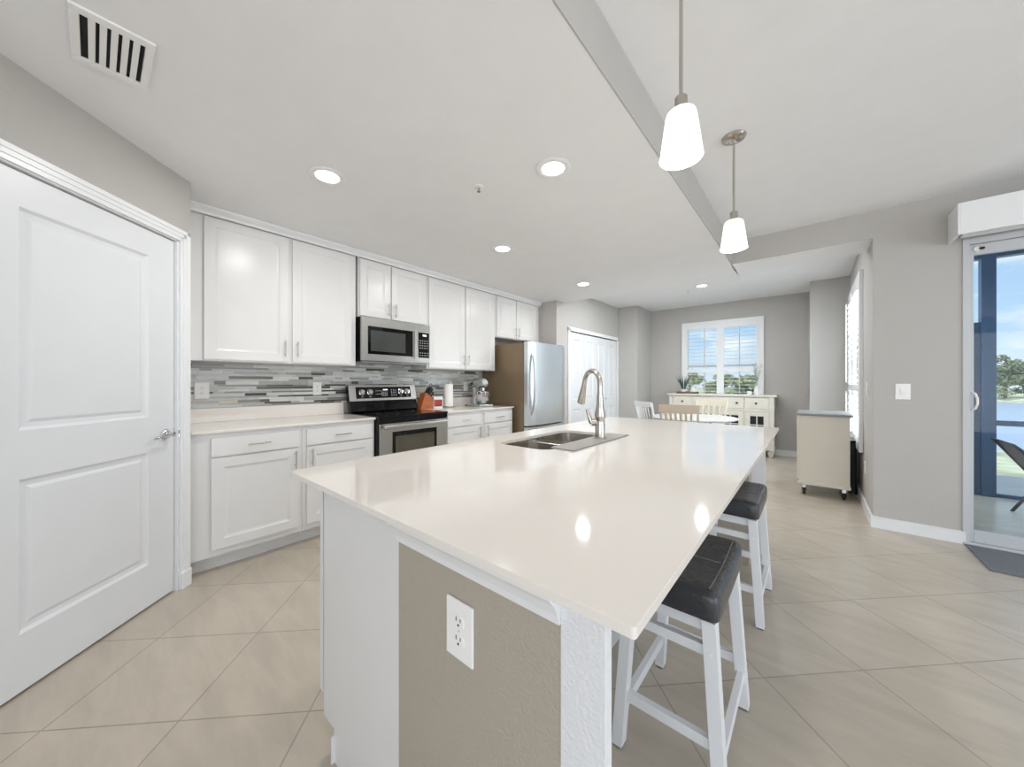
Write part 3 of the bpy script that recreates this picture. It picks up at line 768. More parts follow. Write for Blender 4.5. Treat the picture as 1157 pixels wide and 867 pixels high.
b = MB(); b.lathe([(0, 0.19), (0.028, 0.19), (0.03, 0.235), (0, 0.235)], cx=0.085, n=18); b.lathe([(0.006, 0.08), (0.03, 0.11), (0.028, 0.15), (0.006, 0.19)], cx=0.085, n=10); b.build('attachment', M_chrome, mxr, smooth=40)
b = MB(); b.lathe([(0, 0), (0.012, 0), (0.014, 0.01), (0.012, 0.02), (0, 0.022)], n=14, M=Matrix.Translation((-0.10, -0.062, 0.285)) @ Matrix.Rotation(R(90), 4, 'X')); b.build('speed_knob', M_blackm, mxr, smooth=40)
b = MB(); b.tube([(-0.15, 0, 0.03), (-0.19, -0.02, 0.02), (-0.20, -0.07, 0.008), (-0.17, -0.12, 0.006), (-0.11, -0.15, 0.006), (-0.06, -0.16, 0.006)], 0.005, 8); b.build('power_cord', M_blackm, mxr, smooth=50)

# ------------------------------------------------------------------ island
IX0, IX1, IY0, IY1 = -1.38, -0.168, 0.437, 2.985
isl = thing('kitchen_island', (-1.0, 0.50, 0), 'kitchen island base with white end panel and taupe knee wall', 'island')
def wb(): return MB()
EY, FYi = 0.50, 2.92
# cabinet carcass with toe kick on the kitchen side
b = wb(); b.box(-1.252, EY, 0.105, -0.80, EY + 0.02, 0.8975); b.box(-1.252, FYi - 0.02, 0.105, -0.80, FYi, 0.8975); b.box(-1.252, EY + 0.02, 0.105, -1.2515, FYi - 0.02, 0.8975) ; b.box(-0.802, EY + 0.02, 0.105, -0.80, FYi - 0.02, 0.8975); b.box(-1.2515, EY + 0.02, 0.105, -0.802, FYi - 0.02, 0.13)
b.box(-1.175, EY, 0, -0.80, FYi, 0.105); b.box(-1.17, EY - 0.012, 0.004, -1.165, EY, 0.09)
b.build('cabinet_body', M_white, isl, world=True)
MB().box(-1.13, EY - 0.006, 0, -0.8, EY, 0.8975).build('end_panel', M_white, isl, world=True) if False else None
MB().box(-1.2560, EY + 0.001, 0.182, -1.2522, FYi - 0.003, 0.868).build('gap_shade_strip', M_dark, isl, world=True)  # near-black strip painting the shade in the gap behind the island doors
nd = 5; dw = (FYi - EY) / nd
for i in range(nd):
    b = MB(); b.moulded(dw - 0.006, 0.69, 0.02, [(0.06, 0.06, dw - 0.066, 0.63)], SH, M=Matrix.Translation((-1.2563, EY + dw * (i + 1) - 0.008, 0.18)) @ Matrix.Rotation(R(-90), 4, 'Z'))
    dd = b.build('door', M_white, isl, world=True)
M_isl = mat('island_wall_paint', rgb(176, 167, 154), 0.6, bump=0.35, bscale=140, spec=0.3)
M_islw = mat('island_post_paint', rgb(228, 229, 231), 0.5, bump=0.3, bscale=140, spec=0.35)
b = wb(); b.box(-0.7995, EY, 0, -0.317, EY + 0.12, 0.8975); b.build('knee_wall', M_isl, isl, world=True)
b = wb(); b.box(-0.7995, FYi - 0.12, 0, -0.317, FYi, 0.8975); b.build('knee_wall', M_isl, isl, world=True)
b = wb(); b.box(-0.7995, EY + 0.12, 0, -0.70, FYi - 0.12, 0.8975); b.build('long_knee_wall', M_islw, isl, world=True)
for yy in (EY, FYi - 0.018):
    b = wb(); b.box(-0.3165, yy - 0.002, 0, -0.237, yy + 0.020, 0.8975, 0.001); b.build('corner_post', M_islw, isl, world=True)
b = wb()
prf = [(0.0, 0.822), (0.006, 0.822), (0.010, 0.838), (0.020, 0.858), (0.034, 0.874), (0.036, 0.8975), (0.0, 0.8975)]
b.ring([[(x, EY - 0.0005 - d_, z) for d_, z in prf] for x in (-0.80, -0.3165)])
b.build('moulding', M_trim, isl, world=True)
b = wb(); b.ring([[(x, EY - 0.0025 - d_ * 0.8, 0.868 + (z - 0.822) * 0.39) for d_, z in prf] for x in (-0.3185, -0.235)]); b.build('post_cap', M_trim, isl, world=True)
outlet((-0.564, EY, 0.7005), 0, 'large white duplex outlet on the taupe end of the island', 0.083, 0.124)

def rrect(x0, y0, x1, y1, r, n=6):
    pts = []
    for cx, cy, a0 in ((x1 - r, y0 + r, -90), (x1 - r, y1 - r, 0), (x0 + r, y1 - r, 90), (x0 + r, y0 + r, 180)):
        for k in range(n + 1):
            a = R(a0 + 90 * k / n); pts.append((cx + r * math.cos(a), cy + r * math.sin(a)))
    return pts
def holed_slab(outer, hole, z0, z1):
    t = bmesh.new()
    eds = []
    for poly in (outer, hole):
        vs_ = [t.verts.new((x, y, z0)) for x, y in poly]
        for i in range(len(vs_)): eds.append(t.edges.new((vs_[i], vs_[(i + 1) % len(vs_)])))
    bmesh.ops.triangle_fill(t, use_beauty=True, use_dissolve=False, edges=eds)
    ext = bmesh.ops.extrude_face_region(t, geom=t.faces[:])
    bmesh.ops.translate(t, vec=(0, 0, z1 - z0), verts=[e for e in ext['geom'] if isinstance(e, bmesh.types.BMVert)])
    bmesh.ops.recalc_face_normals(t, faces=t.faces)
    return t
SX0, SX1, SY0, SY1 = -1.225, -0.905, 1.315, 1.975
top = MB()
top._add(holed_slab(rrect(IX0, IY0, IX1, IY1, 0.006, 3), rrect(SX0, SY0, SX1, SY1, 0.07), 0.898, 0.914))
o = top.build('island_worktop', M_quartz)
tag(o, 'large white quartz island worktop with sink cut-out', 'worktop')
bv = o.modifiers.new('bevel', 'BEVEL'); bv.width = 0.003; bv.segments = 2; bv.limit_method = 'ANGLE'; bv.angle_limit = R(60)

sk = thing('kitchen_sink', (-1.065, 1.645, 0.70), 'double bowl stainless undermount sink in the island', 'sink')
M_sink = mat('sink_steel', rgb(205, 200, 192), 0.22, 1.0, bump=0.02, bscale=40)
def bowl(x0, y0, x1, y1, zb):
    b = MB(); rs = []
    for ins, z, r in ((0, 0.896, 0.06), (0.004, 0.80, 0.06), (0.012, zb + 0.02, 0.055), (0.03, zb, 0.04)):
        rs.append([(x, y, z) for x, y in rrect(x0 + ins, y0 + ins, x1 - ins, y1 - ins, r)])
    b.ring(rs, False)
    n = len(rs[-1]); b.bm.faces.new([b.bm.verts.new(p) for p in rs[-1]])
    return b
for (a, c) in ((SY0 - 0.004, 1.625), (1.655, SY1 + 0.004)):
    o = bowl(SX0 - 0.004, a, SX1 + 0.004, c, 0.715).build('bowl', M_sink, sk, smooth=50, world=True)
    d_ = MB(); d_.lathe([(0, 0.718), (0.02, 0.716), (0.04, 0.718), (0.045, 0.7165)], cx=(SX0 + SX1) / 2, cy=(a + c) / 2, n=20, caps=False); d_.build('drain', M_chrome, o, world=True, smooth=40)
b = MB(); b.box(SX0 - 0.002, 1.6205, 0.872, SX1 + 0.002, 1.6595, 0.8865, 0.006, seg=3); b.build('divider', M_sink, sk, world=True, smooth=40)

mtt = MB(); mtt.box(-0.925, 1.372, 0.9145, -0.802, 1.985, 0.9215, 0.002)
tag(mtt.build('drying_mat', mat('drying_mat_grey', rgb(160, 158, 154), 0.6, bump=0.3, bscale=200)), 'thin grey rectangular mat around the faucet behind the sink', 'mat')

fc = thing('kitchen_faucet', (-0.865, 1.752, 0.922), 'tall brushed nickel gooseneck faucet with side lever', 'faucet', R(180 - 28))
b = MB(); b.lathe([(0, 0), (0.030, 0), (0.030, 0.006), (0.026, 0.008), (0.026, 0.075), (0.024, 0.082), (0.024, 0.10), (0.028, 0.108), (0.0285, 0.125), (0.019, 0.175), (0.0155, 0.24)], n=28)
b.build('base', M_nickel, fc, smooth=40)
pts = [(0, 0, 0.20), (0, 0, 0.27)]
for k in range(1, 14):
    a = PI - PI * 0.94 * k / 13
    pts.append((0.075 + 0.075 * math.cos(a), 0, 0.285 + 0.078 * math.sin(a)))
pts.append((pts[-1][0] + 0.006, 0, pts[-1][2] - 0.02))
b = MB(); b.tube(pts, 0.0135, 14); b.build('spout', M_nickel, fc, smooth=60)
e0 = Vector(pts[-1]); dn = (Vector(pts[-1]) - Vector(pts[-2])).normalized()
b = MB(); b.tube([e0, e0 + dn * 0.02, e0 + dn * 0.075, e0 + dn * 0.105, e0 + dn * 0.108], [0.0145, 0.0155, 0.021, 0.0225, 0.018], 18); b.build('spray_head', M_nickel, fc, smooth=50)
b = MB(); b.tube([(0.010, 0.012, 0.085), (0.022, 0.040, 0.085)], 0.020, 16); b.tube([(0.022, 0.038, 0.080), (0.026, 0.046, 0.100), (0.031, 0.053, 0.125), (0.037, 0.060, 0.155)], [0.013, 0.0125, 0.010, 0.006], 12); b.build('lever', M_nickel, fc, smooth=50)

# ------------------------------------------------------------------ stools (local: x across, y along the counter)
def make_stool():
    r_ = thing('bar_stool', (-0.347, 1.366, 0), 'white counter stool with black padded saddle seat nearest the camera', 'stool', 0, 'stools tucked under the island')
    b = MB(); hw, hl = 0.148, 0.232; n = 20; m_ = 12
    def top_z(u, v):   # u along length -1..1, v across
        return 0.598 + 0.012 * u * u
    # superellipse cushion built of rings from bottom to top
    rings = []
    def se(a, hw_, hl_, e=0.13):
        ca, sa = math.cos(a), math.sin(a)
        return (hw_ * math.copysign(abs(ca) ** e, ca), hl_ * math.copysign(abs(sa) ** e, sa))
    K = 64
    for ins, zb in ((0.010, 0.527), (0.002, 0.531), (0.0, 0.545), (0.0, 0.582), (0.003, 0.592), (0.009, 0.599), (0.02, 0.603), (0.05, 0.606), (0.09, 0.607), (0.125, 0.607)):
        rr = []
        for k in range(K):
            x, y = se(2 * PI * k / K, hw - ins, hl - ins)
            u = y / hl
            rr.append((x, y, zb + (0.016 * u * u if zb > 0.54 else 0.004 * u * u)))
        rings.append(rr)
    b.ring(rings, True)
    seat = b.build('seat_cushion', M_leather, r_, smooth=60)
    s_ = MB()
    def seam(pts): s_.tube(pts, 0.0018, 6)
    zt = lambda y: 0.6045 + 0.016 * (y / hl) ** 2
    seam([(-0.045, y, zt(y) + 0.0018) for y in [(-0.195 + 0.39 * k / 12) for k in range(13)]])
    seam([(0.118, y, zt(y) + 0.0005) for y in [(-0.20 + 0.40 * k / 12) for k in range(13)]])
    seam([(x, 0.01, zt(0.01) + 0.0022) for x in (-0.11, -0.05, 0.0, 0.06, 0.11)])
    s_.build('stitching', M_stitch, seat)
    legs = {}
    for sx in (-1, 1):
        for sy in (-1, 1):
            tp = Vector((sx * 0.118, sy * 0.195, 0.5265)); ft = Vector((sx * 0.152, sy * 0.216, 0.006))
            b = MB()
            def rect(c, wx, wy, tt): return [(c.x - wx, c.y - wy, c.z), (c.x + wx, c.y - wy, c.z), (c.x + wx, c.y + wy, c.z), (c.x - wx, c.y + wy, c.z)]
            b.ring([rect(ft, 0.017, 0.020, 0), rect(tp, 0.018, 0.022, 0)])
            lg = b.build('leg', M_stoolw, r_)
            MB().box(ft.x - 0.012, ft.y - 0.016, 0, ft.x + 0.012, ft.y + 0.016, 0.0065).build('glide', M_blackm, lg)
            legs[(sx, sy)] = (tp, ft)
    def on(sx, sy, z):
        tp, ft = legs[(sx, sy)]; t = (z - ft.z) / (tp.z - ft.z); return ft + (tp - ft) * t
    b = MB()
    for sy in (-1, 1):
        p, q = on(-1, sy, 0.508), on(1, sy, 0.508); b.bar(p, q, 0.020, 0.036)
    for sx in (-1, 1):
        p, q = on(sx, -1, 0.505), on(sx, 1, 0.505); b.bar(p, q, 0.020, 0.040)
    b.build('apron', M_stoolw, r_)
    for sy in (-1, 1):
        for z, h in ((0.435, 0.030), (0.175, 0.032)):
            b = MB(); b.bar(on(-1, sy, z), on(1, sy, z), 0.020, h); b.build('stretcher', M_stoolw, r_)
    for sx in (-1, 1):
        b = MB(); b.bar(on(sx, -1, 0.125), on(sx, 1, 0.125), 0.020, 0.036); b.build('stretcher', M_stoolw, r_)
    b = MB()
    for sx in (-1, 1):
        for z in (0.435,):
            p = on(sx, -1, z); b.lathe([(0, 0), (0.006, 0), (0.006, 0.002), (0, 0.0025)], n=12, M=Matrix.Translation((p.x, p.y - 0.0212, z)) @ Matrix.Rotation(R(90), 4, 'X'))
    b.build('bolt_cap', M_plate, r_)
    return r_
stool = make_stool()
dup(stool, (-0.347, 2.36, 0), 0, 'white counter stool with black padded saddle seat, farther from the camera')

# ------------------------------------------------------------------ pendants and ceiling fittings
def make_pendant():
    r_ = thing('pendant_lamp', (-0.351, 1.335, CD), 'lit frosted cone pendant lamp nearest the camera, above the island', 'lamp', 0, 'pendant lamps above the island')
    b = MB(); b.lathe([(0, -0.001), (0.062, -0.001), (0.064, -0.006), (0.058, -0.014), (0.045, -0.018), (0.012, -0.022), (0.010, -0.032), (0, -0.032)], n=36); cn = b.build('canopy', M_nickel, r_, smooth=35)
    b = MB()
    for s_ in (-1, 1): b.lathe([(0, -0.022), (0.005, -0.022), (0.005, -0.014)], cx=0.035 * s_, cy=0.0, n=12)
    b.build('canopy_screw', M_chrome, cn)
    MB().tube([(0, 0, -0.03), (0, 0, -0.455)], 0.0062, 12).build('rod', M_nickel, r_, smooth=50)
    b = MB(); b.lathe([(0.007, -0.440), (0.016, -0.442), (0.0205, -0.448), (0.0205, -0.486), (0.024, -0.493), (0.010, -0.499)], n=24); b.build('socket_cap', M_nickel, r_, smooth=40)
    b = MB(); b.lathe([(0.020, -0.495), (0.040, -0.497), (0.0475, -0.503), (0.052, -0.520), (0.070, -0.652), (0.071, -0.661), (0.068, -0.661), (0.050, -0.525), (0.044, -0.509), (0.020, -0.503)], n=40, caps=False); b.build('lamp_shade', M_shade, r_, smooth=50)
    b = MB(); b.lathe([(0, -0.505), (0.012, -0.51), (0.014, -0.54), (0.028, -0.575), (0.030, -0.595), (0.020, -0.62), (0, -0.625)], n=20); b.build('bulb', M_lens, r_, smooth=60)
    return r_
pend = make_pendant()
p2 = dup(pend, (-0.351, 2.44, CD), 0, 'lit frosted cone pendant lamp farther from the camera, above the island')
for yy in (1.335, 2.44):
    add_light('pendant_glow', 'POINT', (-0.351, yy, CD - 0.675), 3.0, (1, 0.95, 0.87), size=0.03)

def downlight(x, y, z, label, group='recessed ceiling lights', proto=[None], w=9.0):
    if proto[0] is None:
        r_ = thing('recessed_light', (x, y, z), label, 'light', 0, group)
        b = MB(); b.lathe([(0.060, 0.0), (0.098, -0.0005), (0.100, -0.004), (0.094, -0.008), (0.066, -0.006), (0.060, -0.001)], n=40, caps=False); b.build('trim_ring', M_ceil, r_, smooth=40)
        b = MB(); b.lathe([(0, -0.001), (0.064, -0.001), (0.064, -0.005), (0, -0.006)], n=32); b.build('lens', M_lens, r_, smooth=40)
        proto[0] = r_
    else: r_ = dup(proto[0], (x, y, z), 0, label, group)
    add_light('downlight_beam', 'AREA', (x, y, z - 0.012), w, (1, 0.985, 0.96) if w < 10 else (0.95, 0.98, 1), size=0.12, shape='DISK')
    return r_
downlight(-2.183, 0.892, CK, 'lit round recessed ceiling light nearest the pantry door')
downlight(-1.122, 1.688, CK, 'lit round recessed ceiling light above the near half of the island')
downlight(-2.150, 2.408, CK, 'lit round recessed ceiling light in front of the range')
downlight(-2.162, 3.921, CK, 'lit round recessed ceiling light in front of the refrigerator')
downlight(-1.259, 5.890, CD, 'lit round recessed ceiling light over the dining table', w=12)
downlight(-2.0, 5.12, CD, 'added unseen recessed ceiling light brightening the dining area beside the closet doors', w=14)  # added lamp, hidden above the soffit edge to brighten the dining area
downlight(-0.55, 5.12, CD, 'added unseen recessed ceiling light brightening the dining area beside the serving cart', w=14)  # second added lamp out of view, more light for the dining area

sh = thing('ceiling_sprinkler', (-1.582, 1.549, CK), 'small white fire sprinkler head on the kitchen ceiling', 'sprinkler')
b = MB(); b.lathe([(0, 0), (0.030, 0), (0.030, -0.003), (0.020, -0.006), (0, -0.006)], n=24); b.build('escutcheon', M_plate, sh, smooth=40)
b = MB(); b.tube([(0.007, 0, -0.005), (0.010, 0, -0.018), (0, 0, -0.030)], 0.0016, 6); b.tube([(-0.007, 0, -0.005), (-0.010, 0, -0.018), (0, 0, -0.030)], 0.0016, 6); b.lathe([(0, -0.030), (0.011, -0.030), (0.011, -0.032), (0, -0.032)], n=16); b.lathe([(0, -0.006), (0.003, -0.006), (0.002, -0.030), (0, -0.030)], n=8); b.build('deflector', M_nickel, sh)
sd = thing('ceiling_sprinkler', (-1.50, 6.10, CD), 'small white sprinkler head on the dining ceiling', 'sprinkler')
b = MB(); b.lathe([(0, 0), (0.030, 0), (0.030, -0.003), (0.020, -0.006), (0, -0.006)], n=24); b.build('escutcheon', M_plate, sd, smooth=40)
b = MB(); b.tube([(0.007, 0, -0.005), (0.010, 0, -0.018), (0, 0, -0.030)], 0.0016, 6); b.tube([(-0.007, 0, -0.005), (-0.010, 0, -0.018), (0, 0, -0.030)], 0.0016, 6); b.lathe([(0, -0.030), (0.011, -0.030), (0.011, -0.032), (0, -0.032)], n=16); b.build('deflector', M_nickel, sd)

vt = thing('ceiling_vent', (-1.955, 0.045, CK), 'white ceiling air vent with dark slots above the pantry door', 'vent')
b = MB()
VX, VY = 0.155, 0.100
b.box(-VX, -VY, -0.010, -VX + 0.035, VY, -0.0005, 0.003); b.box(VX - 0.035, -VY, -0.010, VX, VY, -0.0005, 0.003)
b.box(-VX + 0.035, VY - 0.024, -0.010, VX - 0.035, VY, -0.0005, 0.003); b.box(-VX + 0.035, -VY, -0.010, VX - 0.035, -VY + 0.024, -0.0005, 0.003)
b.build('frame', M_plate, vt)
MB().box(-VX + 0.03, -VY + 0.02, -0.0025, VX - 0.03, VY - 0.025, -0.0008).build('duct_opening', M_dark, vt)
b = MB()
for k in range(5):
    y = 0.055 - k * 0.0262
    M = Matrix.Translation((0, y, -0.0075)) @ Matrix.Rotation(R(-12), 4, 'X')
    b.box(-VX + 0.034, -0.0085, -0.0012, VX - 0.034, 0.0085, 0.0012, M=M)
b.build('louvre', M_plate, vt)

# ------------------------------------------------------------------ dining room
tb = thing('dining_table', (-1.24, 5.30, 0), 'round white dining table beyond the island', 'table')
b = MB(); b.lathe([(0, 0.722), (0.50, 0.722), (0.525, 0.730), (0.53, 0.742), (0.525, 0.75), (0, 0.752)], n=64); b.build('tabletop', mat('table_white', rgb(226, 229, 233), 0.12), tb, smooth=30)
b = MB(); b.lathe([(0, 0.722), (0.20, 0.722), (0.20, 0.70), (0.06, 0.68), (0.05, 0.58), (0.085, 0.48), (0.09, 0.40), (0.055, 0.30), (0.07, 0.20), (0.09, 0.14), (0, 0.13)], n=32); b.build('pedestal', M_cream, tb, smooth=50)
for k in range(4):
    a = R(45 + 90 * k); b = MB(); b.tube([(0.05 * math.cos(a), 0.05 * math.sin(a), 0.20), (0.2 * math.cos(a), 0.2 * math.sin(a), 0.14), (0.36 * math.cos(a), 0.36 * math.sin(a), 0.028)], [0.035, 0.03, 0.022], 10); b.build('foot', M_cream, tb, smooth=50)

def make_chair(m, name_label, loc, rz, nsp=6, slat=0.010, rail_h=0.075, H=0.94):
    r_ = thing('dining_chair', loc, name_label, 'chair', rz, None)
    # faces +y locally (back at -y)
    b = MB(); b.ring([[(x, y, z) for x, y in ((-0.20, -0.19), (0.20, -0.19), (0.225, 0.20), (-0.225, 0.20))] for z in (0.435, 0.465)]); b.build('seat', m, r_)
    for sx in (-1, 1):
        b = MB(); b.tube([(sx * 0.17, 0.16, 0.436), (sx * 0.19, 0.18, 0.25), (sx * 0.20, 0.195, 0.0)], [0.020, 0.023, 0.014], 12); b.build('leg', m, r_, smooth=50)
        b = MB(); b.tube([(sx * 0.16, -0.15, 0.436), (sx * 0.18, -0.18, 0.25), (sx * 0.19, -0.215, 0.0)], [0.020, 0.023, 0.014], 12); b.build('leg', m, r_, smooth=50)
        b = MB(); b.bar((sx * 0.180, -0.170, 0.46), (sx * 0.215, -0.262, H - 0.01), 0.030, 0.022, 0.004); b.build('back_post', m, r_)
    # curved top rail
    rr = []
    for k in range(13):
        u = -1 + 2 * k / 12; x = u * 0.222; y = -0.268 - 0.030 * (1 - u * u); hh = rail_h * (0.92 + 0.08 * (1 - u * u))
        rr.append([(x, y - 0.009, H - hh), (x, y + 0.009, H - hh), (x, y + 0.006 - 0.004, H + 0.006), (x, y - 0.012, H + 0.006)])
    b = MB(); b.ring(rr); b.build('top_rail', m, r_)
    for k in range(nsp):
        u = -1 + 2 * (k + 1) / (nsp + 1); x = u * 0.19
        b = MB(); b.bar((u * 0.165, -0.172, 0.46), (x * 1.05, -0.262 - 0.03 * (1 - u * u), H - rail_h + 0.004), slat * 1.3, slat, 0.002); b.build('spindle', m, r_)
    b = MB()
    for sx in (-1, 1): b.tube([(sx * 0.192, 0.185, 0.20), (sx * 0.184, -0.19, 0.20)], 0.010, 8)
    b.tube([(-0.188, 0, 0.20), (0.188, 0, 0.20)], 0.010, 8); b.build('stretcher', m, r_, smooth=50)
    return r_
M_wchair = mat('white_chair', rgb(232, 233, 234), 0.4)
make_chair(M_wchair, 'white spindle-back dining chair at the left side of the round table', (-1.69, 5.33, 0), R(-40), 6, 0.010, 0.07)
make_chair(M_beige, 'beige slat-back dining chair with its back to the island', (-1.24, 4.80, 0), R(4), 6, 0.022, 0.10, H=0.945)
make_chair(mat('cream_chair', rgb(224, 216, 196), 0.5), 'cream slat-back dining chair on the window side of the round table', (-1.20, 5.76, 0), R(170), 4, 0.022, 0.085, H=0.95)

# sideboard
SBX0, SBX1, SBY = -2.035, -0.465, 7.0
sb = thing('sideboard', (SBX0, SBY, 0), 'long cream buffet sideboard with glass doors under the far window', 'sideboard')
SW = SBX1 - SBX0; SD = 0.37
MB().box(-0.045, -0.035, 0.980, SW + 0.045, SD, 1.010, 0.008).build('top', M_side, sb)
b = MB(); b.box(0, 0, 0.14, SW, SD - 0.01, 0.979, 0.003)
b.box(-0.012, -0.014, 0.745, SW + 0.012, SD - 0.012, 0.765, 0.003); b.box(-0.012, -0.014, 0.12, SW + 0.012, SD - 0.012, 0.155, 0.003); b.build('body', M_side, sb)
b = MB()
for x in (0.02, SW - 0.02): b.box(x - 0.03, -0.012, 0.155, x + 0.03, -0.0002, 0.745, 0.003); b.box(x - 0.03, -0.010, 0.765, x + 0.03, -0.0002, 0.979, 0.003)
b.build('pilaster', M_side, sb)
q = SW / 4
dxs = [(0.07, q * 1.0 - 0.01), (q * 1.0 + 0.01, q * 3 - 0.01), (q * 3 + 0.01, SW - 0.07)]
for i, (a, c) in enumerate(dxs):
    b = MB(); b.box(a, -0.014, 0.785, c, -0.0002, 0.965, 0.004); o = b.build('drawer', M_side, sb)
    for kx in ([(a + c) / 2] if i != 1 else [a + 0.09, c - 0.09]):
        k_ = MB(); k_.lathe([(0, 0), (0.008, 0), (0.007, 0.012), (0.017, 0.018), (0.017, 0.024), (0, 0.029)], n=16, M=Matrix.Translation((kx, -0.014, 0.875)) @ Matrix.Rotation(R(90), 4, 'X')); k_.build('knob', mat('aged_bronze', rgb(66, 56, 48), 0.4, 0.6), o, smooth=40)
for i in range(4):
    a, c = q * i + 0.012 + (0.045 if i == 0 else 0), q * (i + 1) - 0.012 - (0.045 if i == 3 else 0)
    b = MB(); fw = 0.07
    b.box(a, -0.016, 0.165, a + fw, -0.0002, 0.735, 0.003); b.box(c - fw, -0.016, 0.165, c, -0.0002, 0.735, 0.003); b.box(a + fw, -0.016, 0.165, c - fw, -0.0002, 0.235, 0.003); b.box(a + fw, -0.016, 0.665, c - fw, -0.0002, 0.735, 0.003)
    o = b.build('door', M_side, sb)
    MB().box(a + fw - 0.002, -0.006, 0.234, c - fw + 0.002, -0.0004, 0.666).build('glass', M_glassdark, o)
    b = MB(); xm = (a + c) / 2; b.box(xm - 0.007, -0.013, 0.234, xm + 0.007, -0.0062, 0.666)
    for zz in (0.378, 0.522): b.box(a + fw, -0.012, zz - 0.007, c - fw, -0.0064, zz + 0.007)
    b.build('muntin', M_side, o)
for (x, y) in ((0.04, 0.05), (SW - 0.04, 0.05), (0.04, SD - 0.06), (SW - 0.04, SD - 0.06)):
    b = MB(); b.lathe([(0, 0), (0.022, 0), (0.030, 0.02), (0.042, 0.06), (0.044, 0.09), (0.035, 0.12), (0, 0.12)], cx=x, cy=y, n=20); b.build('bun_foot', M_side, sb, smooth=50)

# decor on the sideboard
ZS = 1.0105
tr = thing('wooden_tray', (-1.76, 7.13, ZS), 'dark wooden tray under the spiky plant on the sideboard', 'tray')
b = MB(); b.box(-0.17, -0.09, 0, 0.17, 0.09, 0.012, 0.002); b.box(-0.17, -0.09, 0.012, 0.17, -0.08, 0.035); b.box(-0.17, 0.08, 0.012, 0.17, 0.09, 0.035); b.box(-0.17, -0.08, 0.012, -0.16, 0.08, 0.035); b.box(0.16, -0.08, 0.012, 0.17, 0.08, 0.035); b.build('tray', M_brown, tr)
pl = thing('potted_plant', (-1.83, 7.13, ZS + 0.0125), 'spiky green plant in a small white pot on the wooden tray', 'plant')
b = MB(); b.lathe([(0, 0), (0.045, 0), (0.058, 0.07), (0.052, 0.07), (0.046, 0.055), (0, 0.055)], n=24); b.build('pot', M_lavender, pl, smooth=40)
b = MB(); rg = random.Random(2)
for k in range(46):
    a = rg.random() * 2 * PI; L = 0.14 + 0.15 * rg.random(); sp_ = 0.25 + 0.6 * rg.random()
    p0 = Vector((0.02 * math.cos(a), 0.02 * math.sin(a), 0.05)); p2_ = p0 + Vector((math.cos(a) * L * sp_ * 0.7, math.sin(a) * L * sp_ * 0.5, L)); pm = (p0 + p2_) / 2 + Vector((-math.cos(a) * 0.01, 0, 0.02))
    b.tube([p0, pm, p2_], [0.005, 0.006, 0.0008], 5)
b.build('leaves', mat('spiky_leaf', rgb(84, 106, 100), 0.6, var=0.3), pl)
vs_ = thing('eucalyptus_vase', (-1.67, 7.13, ZS + 0.0125), 'white tapered vase with pale leafy sprigs on the wooden tray', 'vase')
b = MB(); b.lathe([(0, 0), (0.055, 0), (0.058, 0.01), (0.035, 0.075), (0.018, 0.12), (0.015, 0.12), (0.03, 0.07), (0, 0.02)], n=24, caps=False); b.build('vase', M_lavender, vs_, smooth=50)
def sprigs(root, n, z0, L, seed, spread, m):
    b = MB(); rg = random.Random(seed)
    for k in range(n):
        a = rg.random() * 2 * PI; d = Vector((math.cos(a) * spread * rg.random(), math.sin(a) * spread * .4 * rg.random(), 1)).normalized(); l = L * (0.7 + 0.4 * rg.random())
        p0 = Vector((0, 0, z0)); b.tube([p0, p0 + d * l], 0.0015, 5)
        for j in range(9):
            c = p0 + d * l * (0.3 + 0.08 * j); w = 0.012 + .006 * rg.random(); t_ = Vector((rg.uniform(-1, 1), rg.uniform(-.6, .6), rg.uniform(.1, .9))).normalized()
            s_ = t_.cross(d).normalized() * w * .6
            b.quad([c, c + t_ * w + s_, c + t_ * w * 2.2, c + t_ * w - s_])
    return b.build('foliage', m, root)
sprigs(vs_, 9, 0.10, 0.20, 4, 0.7, M_sage)
v3 = thing('bottle_vase', (-0.70, 7.13, ZS), 'slim white vase with tall pale leaves at the right end of the sideboard', 'vase')
b = MB(); b.lathe([(0, 0), (0.038, 0), (0.040, 0.01), (0.040, 0.09), (0.020, 0.12), (0.014, 0.15), (0.011, 0.15), (0.015, 0.12), (0, 0.02)], n=24, caps=False); b.build('vase', M_lavender, v3, smooth=50)
sprigs(v3, 12, 0.13, 0.38, 9, 0.35, M_sage)
bx = MB(); bx.box(-0.83, 7.10, ZS, -0.765, 7.16, ZS + 0.06, 0.004); tag(bx.build('candle_block', M_lavender), 'small white candle block left of the bottle vase on the sideboard', 'candle')

